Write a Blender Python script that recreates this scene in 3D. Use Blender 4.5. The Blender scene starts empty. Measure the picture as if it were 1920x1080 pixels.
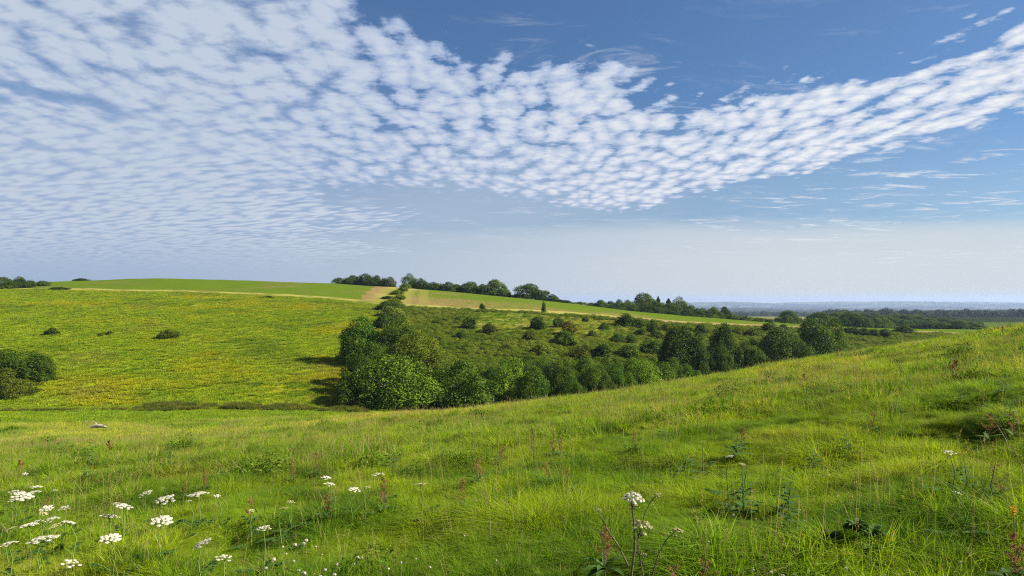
import bpy, math, random
import numpy as np
from mathutils import Vector, Matrix, Euler
R = math.radians
scene = bpy.context.scene
C = scene.collection
# ------------------------------------------------------------------ camera
F = 1280.0            # focal length in pixels of the 1920 px wide photograph
HOR = 560.0           # image row of the eye-level horizon
cd = bpy.data.cameras.new("camera"); cam = bpy.data.objects.new("camera", cd); C.objects.link(cam)
cam.location = (0, 0, 0); cam.rotation_euler = (R(90), 0, 0)
cd.sensor_width = 36; cd.lens = 24.0; cd.shift_y = (HOR - 540.0) / 1920.0
cd.clip_start = 0.05; cd.clip_end = 60000
scene.camera = cam
# ------------------------------------------------------------------ render / exposure
scene.view_settings.view_transform = 'Standard'; scene.view_settings.look = 'None'
scene.view_settings.exposure = 1.46; scene.view_settings.gamma = 1.0
scene.view_settings.use_curve_mapping = False
scene.render.engine = 'CYCLES'
cy = scene.cycles
cy.use_denoising = False
try:
    cy.denoiser = 'OPENIMAGEDENOISE'; cy.denoising_input_passes = 'RGB_ALBEDO_NORMAL'
except Exception: pass
cy.max_bounces = 5; cy.diffuse_bounces = 3; cy.transmission_bounces = 3; cy.volume_bounces = 0
cy.transparent_max_bounces = 4; cy.use_adaptive_sampling = False
cy.sample_clamp_indirect = 6; cy.filter_width = 1.15
# ------------------------------------------------------------------ sun and sky
SUN_AZ = 90.0         # degrees clockwise from the viewing direction
SUN_EL = 34.0
a, e = R(SUN_AZ), R(SUN_EL)
sdir = Vector((math.sin(a) * math.cos(e), math.cos(a) * math.cos(e), math.sin(e)))
sl = bpy.data.lights.new("sun", 'SUN'); sun = bpy.data.objects.new("sun", sl); C.objects.link(sun)
sl.energy = 5.0; sl.angle = R(0.6); sl.color = (1.0, 0.93, 0.82)
sun.rotation_euler = sdir.to_track_quat('Z', 'Y').to_euler(); sun.location = sdir * 300

class NT:
    """small helper for writing node trees"""
    def __init__(s, nt): s.nt = nt; s.n = nt.nodes; s.l = nt.links
    def node(s, t, **kw):
        n = s.n.new(t)
        for k, v in kw.items(): setattr(n, k, v)
        return n
    def put(s, sock, v):
        if isinstance(v, bpy.types.NodeSocket): s.l.new(v, sock)
        elif v is not None:
            if hasattr(sock.default_value, '__len__') and not hasattr(v, '__len__'): v = [v] * len(sock.default_value)
            if hasattr(sock.default_value, '__len__') and len(sock.default_value) == 4 and len(v) == 3: v = tuple(v) + (1,)
            sock.default_value = v
    def m(s, op, a, b=None, c=None, clamp=False):
        n = s.node('ShaderNodeMath', operation=op, use_clamp=clamp)
        for i, v in enumerate((a, b, c)):
            if v is not None: s.put(n.inputs[i], v)
        return n.outputs[0]
    def vm(s, op, a, b=None, scale=None):
        n = s.node('ShaderNodeVectorMath', operation=op)
        s.put(n.inputs[0], a)
        if b is not None: s.put(n.inputs[1], b)
        if scale is not None: s.put(n.inputs['Scale'], scale)
        return n.outputs['Value'] if op in ('DOT_PRODUCT', 'LENGTH', 'DISTANCE') else n.outputs[0]
    def step(s, v, lo, hi, a=0.0, b=1.0):
        n = s.node('ShaderNodeMapRange', interpolation_type='SMOOTHSTEP')
        s.put(n.inputs[0], v); s.put(n.inputs[1], lo); s.put(n.inputs[2], hi); s.put(n.inputs[3], a); s.put(n.inputs[4], b)
        return n.outputs[0]
    def lin(s, v, lo, hi, a=0.0, b=1.0):
        n = s.node('ShaderNodeMapRange')
        s.put(n.inputs[0], v); s.put(n.inputs[1], lo); s.put(n.inputs[2], hi); s.put(n.inputs[3], a); s.put(n.inputs[4], b)
        return n.outputs[0]
    def mix(s, f, a, b, typ='RGBA', blend='MIX'):
        n = s.node('ShaderNodeMix', data_type=typ)
        if typ == 'RGBA':
            n.blend_type = blend; i = (6, 7); o = 2
        else: i = (2, 3); o = 0
        s.put(n.inputs[0], f); s.put(n.inputs[i[0]], a); s.put(n.inputs[i[1]], b)
        return n.outputs[o]
    def noise(s, vec, scale, detail=4, rough=0.55, dist=0.0, dim='3D', out=0, lac=2.0):
        n = s.node('ShaderNodeTexNoise', noise_dimensions=dim)
        s.put(n.inputs['Vector'], vec); s.put(n.inputs['Scale'], scale); s.put(n.inputs['Detail'], detail)
        s.put(n.inputs['Roughness'], rough); s.put(n.inputs['Distortion'], dist); s.put(n.inputs['Lacunarity'], lac)
        return n.outputs[out]
    def xyz(s, x, y, z=0.0):
        n = s.node('ShaderNodeCombineXYZ'); s.put(n.inputs[0], x); s.put(n.inputs[1], y); s.put(n.inputs[2], z); return n.outputs[0]
    def sep(s, v):
        n = s.node('ShaderNodeSeparateXYZ'); s.put(n.inputs[0], v); return n.outputs
    def vor(s, vec, scale, feature='F1', smooth=0.5, rand=1.0, out='Distance'):
        n = s.node('ShaderNodeTexVoronoi', feature=feature)
        n.voronoi_dimensions = '2D'
        s.put(n.inputs['Vector'], vec); s.put(n.inputs['Scale'], scale); s.put(n.inputs['Randomness'], rand)
        if feature == 'SMOOTH_F1': s.put(n.inputs['Smoothness'], smooth)
        return n.outputs[out]

world = bpy.data.worlds.new("World"); scene.world = world; world.use_nodes = True
wt = world.node_tree; wt.nodes.clear(); W = NT(wt)
sky = W.node('ShaderNodeTexSky', sky_type='NISHITA', sun_disc=False, sun_elevation=R(SUN_EL), sun_rotation=R(SUN_AZ))
sky.altitude = 100; sky.air_density = 1.0; sky.dust_density = 0.6; sky.ozone_density = 2.0
d = W.sep(W.node('ShaderNodeTexCoord').outputs['Generated'])
dy = W.m('MAXIMUM', W.m('ABSOLUTE', d[1]), 0.05)
u = W.m('DIVIDE', d[0], dy); w = W.m('DIVIDE', d[2], dy)        # tangents of azimuth and elevation
wc = W.m('ADD', W.m('MAXIMUM', d[2], 0.0), 0.05)
# point where the view ray meets the (slightly domed) cloud layer
PX = W.m('DIVIDE', d[0], wc); PY = W.m('DIVIDE', d[1], wc)
P = W.xyz(PX, PY, 0)
warp = W.noise(P, 0.9, 3, 0.5, out=1)
P2 = W.vm('ADD', P, W.vm('SCALE', W.vm('SUBTRACT', warp, (0.5, 0.5, 0.5)), scale=0.22))
# --- large scale layout of the cloud deck: bands with nearly straight edges on the layer
n1 = W.noise(P, 0.55, 5, 0.6); n1c = W.m('SUBTRACT', n1, 0.5)
n2 = W.noise(P, 2.2, 4, 0.6); n2c = W.m('SUBTRACT', n2, 0.5)
wob = W.m('ADD', W.m('MULTIPLY', n1c, 0.12), W.m('MULTIPLY', n2c, 0.12))
def line(px1, py1, px2, py2):
    """signed distance (in tangent space) below the straight edge through two directions; + = towards lower elevation"""
    u1, w1, u2, w2 = (px1-960)/F, (HOR-py1)/F, (px2-960)/F, (HOR-py2)/F
    k = (w2-w1)/(u2-u1); nrm = math.hypot(1, k)
    return W.m('MULTIPLY', W.m('SUBTRACT', W.m('ADD', W.m('MULTIPLY', u, k), w1-k*u1), w), 1/nrm)
eA = W.m('ADD', line(700, -20, 850, 130), wob)          # top right edge of the left deck (steep)
eB = W.m('ADD', line(850, 85, 1350, 185), wob)          # its top edge further right
eC = W.m('ADD', line(1300, 190, 1920, 35), wob)         # upper edge of the right band
upL = W.m('MAXIMUM', W.step(eA, -0.06, 0.04), W.step(eB, -0.07, 0.05))
up = W.m('MAXIMUM', upL, W.step(eC, -0.05, 0.045))
eD = W.m('SUBTRACT', line(1150, 408, 1920, 228), W.m('MULTIPLY', wob, 0.32))   # crisp lower edge of the right band
eE = W.m('SUBTRACT', line(500, 322, 1150, 408), W.m('MULTIPLY', wob, 0.3))
lowR = W.step(eD, 0.012, -0.012)
lowE = W.step(eE, 0.02, -0.03)
low = W.m('MULTIPLY', lowR, W.mix(W.step(W.m('ADD', u, n1c), -0.36, 0.0), 1.0, lowE, 'FLOAT'))
deck = W.m('MULTIPLY', up, low)
# blue gap under the deck around the middle, fading left into the rippled sheet
# --- cloudlets
Pc = W.vm('ADD', W.vm('MULTIPLY', P2, (1/0.098, 1/0.205, 1)), W.vm('SCALE', W.noise(P, 5.0, 5, 0.65, out=1), scale=0.75))
vor1 = W.vor(Pc, 1.0, 'SMOOTH_F1', 0.22); vor2 = W.vor(W.vm('ADD', Pc, (7.3, 2.1, 0)), 1.9, 'SMOOTH_F1', 0.35)
fine = W.noise(P2, 13.0, 7, 0.66)
cell = W.m('ADD', W.m('MULTIPLY', vor1, -1.05), W.m('MULTIPLY', vor2, -0.22))
cell = W.m('ADD', cell, W.m('MULTIPLY', W.m('SUBTRACT', fine, 0.5), 1.45))
cell = W.m('ADD', cell, 0.80)                                        # about 0 .. 0.8 inside
# ripples: the same layer combed along one direction (left part)
rot = W.node('ShaderNodeVectorRotate', rotation_type='Z_AXIS'); W.put(rot.inputs['Vector'], P2); W.put(rot.inputs['Angle'], R(28))
Pr = W.vm('MULTIPLY', rot.outputs[0], (4.8, 12.5, 1))
rip = W.noise(Pr, 1.0, 4, 0.5, 0.25)
ripv = W.vor(W.vm('MULTIPLY', rot.outputs[0], (5.4, 12.0, 1)), 1.0, 'SMOOTH_F1', 0.45)
rip = W.m('ADD', W.m('MULTIPLY', W.m('SUBTRACT', rip, 0.5), 1.3), W.m('MULTIPLY', W.m('SUBTRACT', 0.66, ripv), 0.9))
rip = W.mix(W.step(w, 0.14, 0.34, 0.0, 0.75), rip, cell, 'FLOAT')
ripmask = W.m('MAXIMUM', W.step(W.m('ADD', u, W.m('MULTIPLY', w, -0.2)), -0.20, -0.52), W.m('MULTIPLY', W.step(w, 0.19, 0.13), W.step(u, 0.0, -0.15)))
tex = W.mix(ripmask, cell, rip, 'FLOAT')
cover = W.m('ADD', W.m('MULTIPLY', W.m('SUBTRACT', deck, 1.0), 1.35), W.mix(ripmask, 0.22, 0.52, 'FLOAT'))
cover = W.m('ADD', cover, W.m('MULTIPLY', n1c, 0.3))
# one long blue slit at the left
slit = W.m('ABSOLUTE', W.m('ADD', line(0, 160, 240, 212), W.m('MULTIPLY', n2c, 0.03)))
slitm = W.m('MULTIPLY', W.step(slit, 0.016, 0.0), W.step(u, -0.50, -0.60))
cover = W.m('SUBTRACT', cover, W.m('MULTIPLY', slitm, 0.5))
dens = W.m('ADD', tex, cover)
alpha = W.step(dens, 0.02, W.mix(ripmask, 0.36, 0.98, 'FLOAT'))
alpha = W.m('MULTIPLY', W.m('POWER', alpha, 0.85), W.step(w, 0.02, 0.11))
thick = W.step(W.m('ADD', dens, W.m('MULTIPLY', W.m('SUBTRACT', W.noise(P2, 30.0, 3, 0.6), 0.5), 0.35)), 0.12, 0.95)
# --- veil: left sheet and low haze
veilL = W.m('MULTIPLY', W.step(W.m('ADD', u, W.m('MULTIPLY', n1c, 0.3)), 0.0, -0.55), W.step(w, 0.40, 0.14, 0.15, 0.92))
veilLow = W.step(W.m('ADD', w, W.m('MULTIPLY', n2c, 0.035)), 0.165, 0.055, 0.0, 0.97)
veilM = W.step(W.m('ADD', w, W.m('MULTIPLY', n1c, 0.06)), 0.30, 0.13, 0.05, W.step(u, 0.35, -0.15, 0.26, 0.66))
veilB = W.m('MULTIPLY', W.step(W.m('ADD', w, W.m('MULTIPLY', n1c, 0.03)), 0.140, 0.085), 0.90)
wisp = W.noise(W.vm('MULTIPLY', P2, (0.9, 1.7, 1)), 2.6, 8, 0.66, 0.8)
wispA = W.m('MULTIPLY', W.step(wisp, 0.52, 0.68), W.m('MAXIMUM', W.step(w, 0.27, 0.20, 0.12, 0.95), W.m('MULTIPLY', W.step(W.m('ABSOLUTE', eB), 0.09, 0.02), 0.6)))
wispA = W.m('MULTIPLY', wispA, W.step(w, 0.02, 0.09, 0.40, 1.0)); wispA = W.m('MULTIPLY', wispA, W.step(W.m('ADD', n1, W.m('MULTIPLY', u, 0.12)), 0.46, 0.60, 0.12, 1.0))
veil = W.m('MAXIMUM', W.m('MAXIMUM', veilL, W.m('MAXIMUM', veilB, veilM)), veilLow)
# --- colours (sky radiance units: Background strength is 0.1)
bright = W.step(W.m('ADD', u, W.m('MULTIPLY', w, -0.6)), -0.65, 0.45)
skyc = W.mix(1.0, sky.outputs[0], (0.42, 0.66, 0.90), blend='MULTIPLY')
cl_lo = W.mix(bright, (2.9, 3.8, 5.8), (4.0, 4.9, 6.6))
cl_hi = W.mix(bright, (4.7, 5.4, 6.5), (7.6, 7.8, 8.1))
clc = W.mix(thick, cl_lo, cl_hi)
veilc = W.mix(bright, (3.2, 4.05, 5.5), (5.7, 6.2, 6.6))
c0 = W.mix(veil, skyc, veilc)
c0 = W.mix(wispA, c0, W.mix(bright, (4.0, 4.6, 5.8), (6.5, 6.9, 7.5)))
c1 = W.mix(1.0, W.mix(alpha, c0, clc), (0.835, 0.835, 0.835), blend='MULTIPLY')
bg = W.node('ShaderNodeBackground'); W.put(bg.inputs[0], c1); bg.inputs[1].default_value = 0.05
wo = W.node('ShaderNodeOutputWorld'); W.l.new(bg.outputs[0], wo.inputs[0])
world.cycles.sampling_method = 'MANUAL'; world.cycles.sample_map_resolution = 1024

# ================================================================== helpers
rng = np.random.default_rng(7)
def tag(o, label=None, cat=None, group=None, kind=None):
    if label: o['label'] = label
    if cat: o['category'] = cat
    if group: o['group'] = group
    if kind: o['kind'] = kind
    return o
def mesh_np(name, V, faces, mat=None, cols=None, nsides=None, smooth=False):
    """faces: (n,k) int array (k=3 or 4) or list of such arrays"""
    me = bpy.data.meshes.new(name)
    V = np.asarray(V, np.float32).reshape(-1, 3)
    fl = faces if isinstance(faces, list) else [faces]
    fl = [np.asarray(f, np.int32) for f in fl if len(f)]
    me.vertices.add(len(V)); me.vertices.foreach_set('co', V.ravel())
    loops = np.concatenate([f.ravel() for f in fl]); me.loops.add(len(loops)); me.loops.foreach_set('vertex_index', loops)
    tot = np.concatenate([np.full(len(f), f.shape[1], np.int32) for f in fl])
    st = np.concatenate([[0], np.cumsum(tot)[:-1]]).astype(np.int32)
    me.polygons.add(len(tot)); me.polygons.foreach_set('loop_start', st); me.polygons.foreach_set('loop_total', tot)
    if smooth: me.polygons.foreach_set('use_smooth', np.ones(len(tot), bool))
    me.update(calc_edges=True)
    if cols is not None:
        ca = me.color_attributes.new('Col', 'FLOAT_COLOR', 'POINT')
        c4 = np.ones((len(V), 4), np.float32); c4[:, :3] = cols; ca.data.foreach_set('color', c4.ravel())
    for m in (mat if isinstance(mat, (list, tuple)) else [mat]):
        if m: me.materials.append(m)
    return me
def obj(name, me, parent=None, coll=None):
    o = bpy.data.objects.new(name, me); (coll or C).objects.link(o)
    if parent: o.parent = parent
    return o
def hash2(i, j, s):
    n = (i.astype(np.int64) * 374761393 + j.astype(np.int64) * 668265263 + s * 1274126177) & 0xffffffff
    n = ((n ^ (n >> 13)) * 1274126177) & 0xffffffff
    return ((n ^ (n >> 16)) & 0xffff) / 65535.0
def vnoise(x, y, s=0):
    x = np.asarray(x, float); y = np.asarray(y, float)
    i = np.floor(x); j = np.floor(y); fx = x - i; fy = y - j
    fx = fx*fx*(3-2*fx); fy = fy*fy*(3-2*fy)
    a = hash2(i, j, s); b = hash2(i+1, j, s); c = hash2(i, j+1, s); d_ = hash2(i+1, j+1, s)
    return (a*(1-fx)+b*fx)*(1-fy) + (c*(1-fx)+d_*fx)*fy
def fbm(x, y, s=0, o=3):
    t = 0; A = 1; n = 0
    for k in range(o):
        t = t + A*vnoise(x*2**k+17.3*k, y*2**k-9.1*k, s+k); n += A; A *= .5
    return t/n - 0.5
def sst(x, a_, b_):
    t = np.clip((np.asarray(x, float)-a_)/(b_-a_), 0, 1); return t*t*(3-2*t)

# ================================================================== the lie of the land
COLS = [-900, -300, 0, 320, 600, 760, 960, 1280, 1600, 1920, 2500, 3200]
PROF = {  # (distance ahead, height) for directions across the view
 -900: [(50,-8),(70,-11),(95,-13.5),(140,-9),(200,-2),(262,4),(310,6),(360,6),(450,-4),(620,-14)],
 -300: [(50,-9),(70,-12.5),(95,-15.3),(110,-14.2),(130,-12),(180,-5.8),(230,0.8),(262,3.4),(310,5.2),(350,5.6),(450,-4),(620,-14)],
 0:    [(50,-9.2),(62,-11.6),(75,-13.7),(95,-15.6),(104,-15.0),(112,-13.9),(130,-11.6),(180,-5.4),(230,0.6),(262,3.9),(300,6.4),(330,7.4),(400,4),(620,-16)],
 320:  [(50,-9.0),(62,-11.4),(75,-13.5),(95,-15.7),(104,-15.0),(112,-13.9),(130,-11.7),(180,-5.6),(230,0.0),(262,2.6),(300,7.4),(340,10.9),(420,8),(640,-16)],
 600:  [(50,-8.4),(62,-10.7),(75,-13.0),(97,-15.9),(106,-15.2),(116,-13.9),(134,-11.8),(180,-6.2),(220,-1.8),(250,0.2),(285,4.3),(320,7.8),(380,5),(640,-17)],
 760:  [(50,-8.1),(62,-10.6),(78,-14.2),(100,-16.8),(110,-16.0),(125,-14.4),(180,-8.2),(215,-4.9),(238,-3.0),(275,1.8),(310,5.5),(380,1),(640,-18)],
 960:  [(50,-7.6),(62,-10.2),(80,-14.8),(105,-18.0),(118,-16.6),(135,-14.8),(180,-9.5),(210,-5.6),(225,-4.0),(262,-0.9),(300,1.3),(370,-4),(640,-19)],
 1280: [(50,-5.6),(62,-7.8),(85,-13.2),(125,-19.5),(140,-18.0),(180,-11.5),(205,-8.1),(215,-7.2),(250,-7.1),(280,-7.2),(360,-12),(640,-20.5)],
 1600: [(50,-3.5),(62,-5.3),(95,-12.5),(150,-21.0),(170,-19.0),(220,-12.3),(240,-10.9),(290,-12.2),(360,-16),(640,-21.0)],
 1920: [(50,-1.2),(62,-2.9),(95,-9),(165,-21.0),(200,-18.0),(260,-13.8),(310,-14.8),(380,-17),(640,-21.5)],
 2500: [(50,3),(62,2.2),(95,-3),(190,-20),(260,-17.0),(310,-15),(640,-22)],
 3200: [(50,8),(62,8),(95,3),(190,-16),(260,-16.0),(310,-15),(640,-22)],
}
FAR = [(820,-22.5),(1000,-27.5),(1500,-40),(2500,-60),(4000,-82),(6000,-100),(8500,-98),(10500,-60),(12500,-92),(15000,-110),(22000,-115)]
NU, NY = 320, 700
UU = np.linspace((COLS[0]-960)/F, (COLS[-1]-960)/F, NU)
LY = np.linspace(math.log(45), math.log(22000), NY)
YY = np.exp(LY)
tab = np.array([np.interp(YY, [p[0] for p in PROF[c]+FAR], [p[1] for p in PROF[c]+FAR]) for c in COLS])
def sm1(a, k, axis):
    w_ = np.hanning(k+2)[1:-1]; w_ /= w_.sum(); pad = k//2
    ap = np.pad(a, [(pad, pad) if ax == axis else (0, 0) for ax in range(2)], mode='edge')
    return np.apply_along_axis(lambda v: np.convolve(v, w_, 'valid'), axis, ap)
tab = sm1(tab, 13, 1)
cu = np.array([(c-960)/F for c in COLS])
TAB = np.array([np.interp(UU, cu, tab[:, j]) for j in range(NY)]).T
TAB = sm1(TAB, 27, 0)
def softp(x, s): return s*np.logaddexp(0, x/s)
SP0 = 5*math.log(2)
def h_near(x, y):
    yy = np.maximum(y, -30)
    g = 0.055*x + 0.11*(softp(x, 5.0)-SP0)
    return -1.72 + g - 0.40*sst(y, 8, 42) - 0.090*yy - 0.0006*yy*np.abs(yy)
def h(x, y, detail=True):
    x = np.asarray(x, float); y = np.asarray(y, float)
    ys = np.maximum(y, 46.0)
    fu = np.clip((x/ys-UU[0])/(UU[1]-UU[0]), 0, NU-1.001); fy = np.clip((np.log(ys)-LY[0])/(LY[1]-LY[0]), 0, NY-1.001)
    i = fu.astype(int); j = fy.astype(int); a_ = fu-i; b_ = fy-j
    T = (TAB[i, j]*(1-a_)+TAB[i+1, j]*a_)*(1-b_) + (TAB[i, j+1]*(1-a_)+TAB[i+1, j+1]*a_)*b_
    t = sst(y, 48, 66); T = T - 0.40*(1-sst(y, 62, 90))
    z = h_near(x, y)*(1-t) + T*t
    if detail:
        nr = 1-sst(y, 60, 110)
        z = z + nr*((0.22+0.12*(1-sst(y, 8, 20)))*fbm(x/1.3, y/1.3, 3, 2) + 0.42*fbm(x/8.0, y/8.0, 5, 2)*sst(y, 3, 14))
        md = sst(y, 85, 120)*(1-sst(y, 900, 2000)); east = sst(x - (-27+(y-105)*-0.10), 2, 14)
        z = z + md*((0.35+0.9*east*(1-sst(y, 205, 225)))*fbm(x/7.0, y/7.0, 11, 3) + 0.7*fbm(x/30., y/30., 12, 2))
        fr = sst(y, 1500, 4000)
        z = z + fr*(y*0.010)*fbm(x/(900.), y/2600., 21, 4)
    return z
def yt_edge(px): return np.interp(px, [-900,0,320,600,760,960,1280,1600,1920,2500], [262,262,262,250,238,225,215,240,262,290])
def yc_crest(px): return np.interp(px, [-900,0,320,600,760,960,1280,1600,1920,2500], [335,330,345,322,312,302,284,296,315,330])
def hedge_x(y):       # the hedge that climbs the hill between pasture and bracken
    px = np.interp(y, [95,110,180,235,312,340], [690,705,735,722,757,762]); return (px-960)/F*y
def valley_y(px): return np.interp(px, [-900,0,600,760,960,1280,1600,1920,2500], [95,95,97,100,105,125,150,165,190])
def at_img(px, py, y0=60, y1=400):
    """distance at which the ground seen in direction px appears at image row py"""
    ys = np.linspace(y0, y1, 700); xs = (px-960)/F*ys
    im = HOR - F*h(xs, ys)/ys
    k = np.argmin(np.abs(im-py)); return float(ys[k])

# ------------------------------------------------------------------ materials
def material(name):
    m = bpy.data.materials.new(name); m.use_nodes = True; m.node_tree.nodes.clear()
    return m, NT(m.node_tree)
def surf(N, col, rough=0.9, normal=None, spec=0.0):
    b = N.node('ShaderNodeBsdfPrincipled'); N.put(b.inputs['Base Color'], col); N.put(b.inputs['Roughness'], rough)
    b.inputs['Specular IOR Level'].default_value = spec
    if normal is not None: N.l.new(normal, b.inputs['Normal'])
    o = N.node('ShaderNodeOutputMaterial'); N.l.new(b.outputs[0], o.inputs[0]); return b
def leafy(name, colA, colB, trans=0.35, patch=None, objcol=False, scale=0.35, rough=0.6, gloss=0.25, facevar=0.35, dead=0.0):
    """leaf / blade material: random per instance, patches over the land, light passing through"""
    m, N = material(name)
    pos = N.node('ShaderNodeNewGeometry')
    oi = N.node('ShaderNodeObjectInfo')
    n = N.noise(pos.outputs['Position'], scale, 3, 0.6)
    c = N.mix(N.step(n, 0.38, 0.62), colA, colB)
    if patch:
        for (pc, sc, lo, hi, amt) in patch:
            nn = N.noise(N.vm('ADD', pos.outputs['Position'], (sc*91, 3, 0)), sc, 3, 0.6)
            c = N.mix(N.step(nn, lo, hi, 0, amt), c, pc)
    if dead: c = N.mix(N.m('LESS_THAN', N.m('FRACT', N.m('MULTIPLY', pos.outputs['Random Per Island'], 7.31)), dead), c, (0.33, 0.28, 0.10))
    v = N.m('ADD', N.m('MULTIPLY', pos.outputs['Random Per Island'], facevar), N.m('MULTIPLY', oi.outputs['Random'], 0.30))
    c = N.mix(1.0, c, N.xyz(*[N.m('ADD', v, 1.0-facevar/2-0.15)]*3), blend='MULTIPLY')
    if objcol: c = N.mix(1.0, c, oi.outputs['Color'], blend='MULTIPLY')
    dfs = N.node('ShaderNodeBsdfPrincipled'); N.put(dfs.inputs['Base Color'], c); dfs.inputs['Roughness'].default_value = rough
    dfs.inputs['Specular IOR Level'].default_value = gloss
    tr = N.node('ShaderNodeBsdfTranslucent'); N.put(tr.inputs[0], N.mix(1.0, c, (1.25, 1.15, 0.55), blend='MULTIPLY'))
    mx = N.node('ShaderNodeMixShader'); mx.inputs[0].default_value = trans
    N.l.new(dfs.outputs[0], mx.inputs[1]); N.l.new(tr.outputs[0], mx.inputs[2])
    o = N.node('ShaderNodeOutputMaterial'); N.l.new(mx.outputs[0], o.inputs[0])
    return m

def ground_mat(name, vary=0.35, sc=1.2, sc2=0.12, tint2=(0.7,0.75,0.5), bump=0.0):
    m, N = material(name)
    pos = N.node('ShaderNodeNewGeometry').outputs['Position']
    vc = N.node('ShaderNodeVertexColor', layer_name='Col').outputs[0]
    n = N.noise(pos, sc, 5, 0.65); n2_ = N.noise(pos, sc2, 4, 0.6)
    c = N.mix(N.step(n2_, 0.40, 0.62), vc, N.mix(1.0, vc, tint2, blend='MULTIPLY'))
    f = N.m('ADD', N.m('MULTIPLY', N.m('SUBTRACT', n, 0.5), vary*4), 1.0)
    c = N.mix(1.0, c, N.xyz(f, f, f), blend='MULTIPLY')
    nrm = None
    if bump:
        b = N.node('ShaderNodeBump'); b.inputs['Strength'].default_value = 1.0; b.inputs['Distance'].default_value = bump
        N.l.new(n, b.inputs['Height']); nrm = b.outputs[0]
    surf(N, c, 1.0, nrm, 0.0)
    return m
# crop field: straight drill rows of young plants over pale brown soil
def crop_mat():
    m, N = material('crop_rows')
    pos = N.node('ShaderNodeNewGeometry').outputs['Position']
    vc = N.node('ShaderNodeVertexColor', layer_name='Col').outputs[0]
    s = N.sep(pos); al = N.node('ShaderNodeVertexColor', layer_name='Row').outputs[0]
    wv = N.m('SINE', N.m('MULTIPLY', N.m('ADD', N.m('ADD', s[0], N.m('MULTIPLY', s[1], 0.17)), N.m('MULTIPLY', N.noise(pos, 0.12, 2), 1.5)), 2*math.pi/1.7))
    n = N.noise(pos, 1.6, 4, 0.6); n2_ = N.noise(pos, 0.045, 3, 0.6)
    g = N.m('ADD', N.m('MULTIPLY', wv, N.sep(al)[2]), N.m('ADD', N.m('SUBTRACT', n, 0.5), N.m('MULTIPLY', N.m('SUBTRACT', n2_, 0.5), 1.3)))
    g = N.m('ADD', g, N.m('SUBTRACT', N.sep(al)[0], 0.5))
    g = N.step(g, -0.35, 0.35)
    soil = N.mix(N.step(N.noise(pos, 0.5, 3), 0.3, 0.7), (0.150,0.105,0.038), (0.195,0.140,0.050))
    c = N.mix(g, soil, N.mix(n2_, (0.045,0.095,0.004), (0.090,0.125,0.008)))
    c = N.mix(N.sep(al)[1], c, vc)
    surf(N, c, 1.0, None, 0.0)
    return m

# ------------------------------------------------------------------ terrain sheets
GA, GB = 620, 760
aa = np.linspace(-1.75, 1.75, GA)
bb = np.concatenate([np.linspace(-8, 20, 90)[:-1], np.linspace(20, 90, 170)[:-1], np.linspace(90, 345, 270)[:-1], np.exp(np.linspace(math.log(345), math.log(15500), 233))])
A_, B_ = np.meshgrid(aa, bb); X = A_*(B_+12); Y = B_; Z = h(X, Y)
nb = len(bb)
PXI = 960+F*X/np.maximum(Y, 8)
east = X - hedge_x(Y)
cls = np.zeros(X.shape, int)                # 0 meadow
vy = valley_y(PXI); yt = yt_edge(PXI)+2.5*fbm(X/9, X/9, 40, 2); yc = yc_crest(PXI)
cls[(Y > 62)] = 1                            # valley floor
cls[(Y > vy+2) & (east < 0)] = 2            # hillside pasture
cls[(Y > vy+2) & (east >= 0)] = 3           # bracken slope
cls[(Y > yt)] = 4                            # crop field
cls[(Y > yc+25)] = 5                         # country beyond
col = np.zeros(X.shape+(3,))
def paint(mask, c, soft=None):
    global col
    m_ = (mask.astype(float) if soft is None else mask)[..., None]
    col = col*(1-m_) + np.array(c)*m_
n_a = fbm(X/3.0, Y/3.0, 50, 4); n_b = fbm(X/14.0, Y/14.0, 60, 4); n_c = fbm(X/45.0, Y/30.0, 70, 3)
paint(cls == 0, (0.050,0.075,0.014))
paint(sst(Y, 44, 56)*(cls == 0), (0.22,0.24,0.05))
paint(cls == 1, (0.16,0.22,0.014))
paint(cls == 2, (0.17,0.22,0.014))
paint((cls == 2)*sst(n_b+n_c*0.8, 0.0, 0.28)*0.85, (0.28,0.27,0.014))
paint((cls == 2)*sst(n_a+n_b, 0.10, 0.35)*0.5, (0.07,0.12,0.012))
paint((cls == 2)*sst(Y, 190, 245)*0.55, (0.135,0.140,0.030))
# dark heathery patches near the top of the pasture
for (px_, py_, wx, wy) in ((250, 592, 11, 6), (205, 590, 7, 4), (400, 579, 9, 5), (60, 572, 5, 5), (520, 575, 10, 4), (640, 578, 10, 4), (690, 583, 9, 4)):
    yy_ = at_img(px_, py_, 130, 262); xx_ = (px_-960)/F*yy_
    r_ = ((X-xx_)/wx)**2 + ((Y-yy_)/wy)**2 + n_a*2.4
    paint((cls == 2)*sst(r_, 1.1, 0.2)*0.8, (0.040,0.050,0.014))
paint(cls == 3, (0.065,0.085,0.016))
paint((cls == 3)*sst(n_b+n_a*0.6, 0.02, 0.25)*0.8, (0.12,0.15,0.025))
g_ = (cls == 3)*sst(PXI, 845, 900)*(1-sst(PXI, 1150, 1230))*sst(Y, 172, 192)*(1-sst(Y, yt-9, yt-5))
paint(g_*0.8, (0.24,0.25,0.06))
paint((cls == 3)*sst(PXI, 800, 900)*sst(Y, yt-8, yt-4)*(1-sst(Y, yt-3, yt-1))*sst(PXI, 800, 850)*0.8, (0.045,0.060,0.012))
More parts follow.
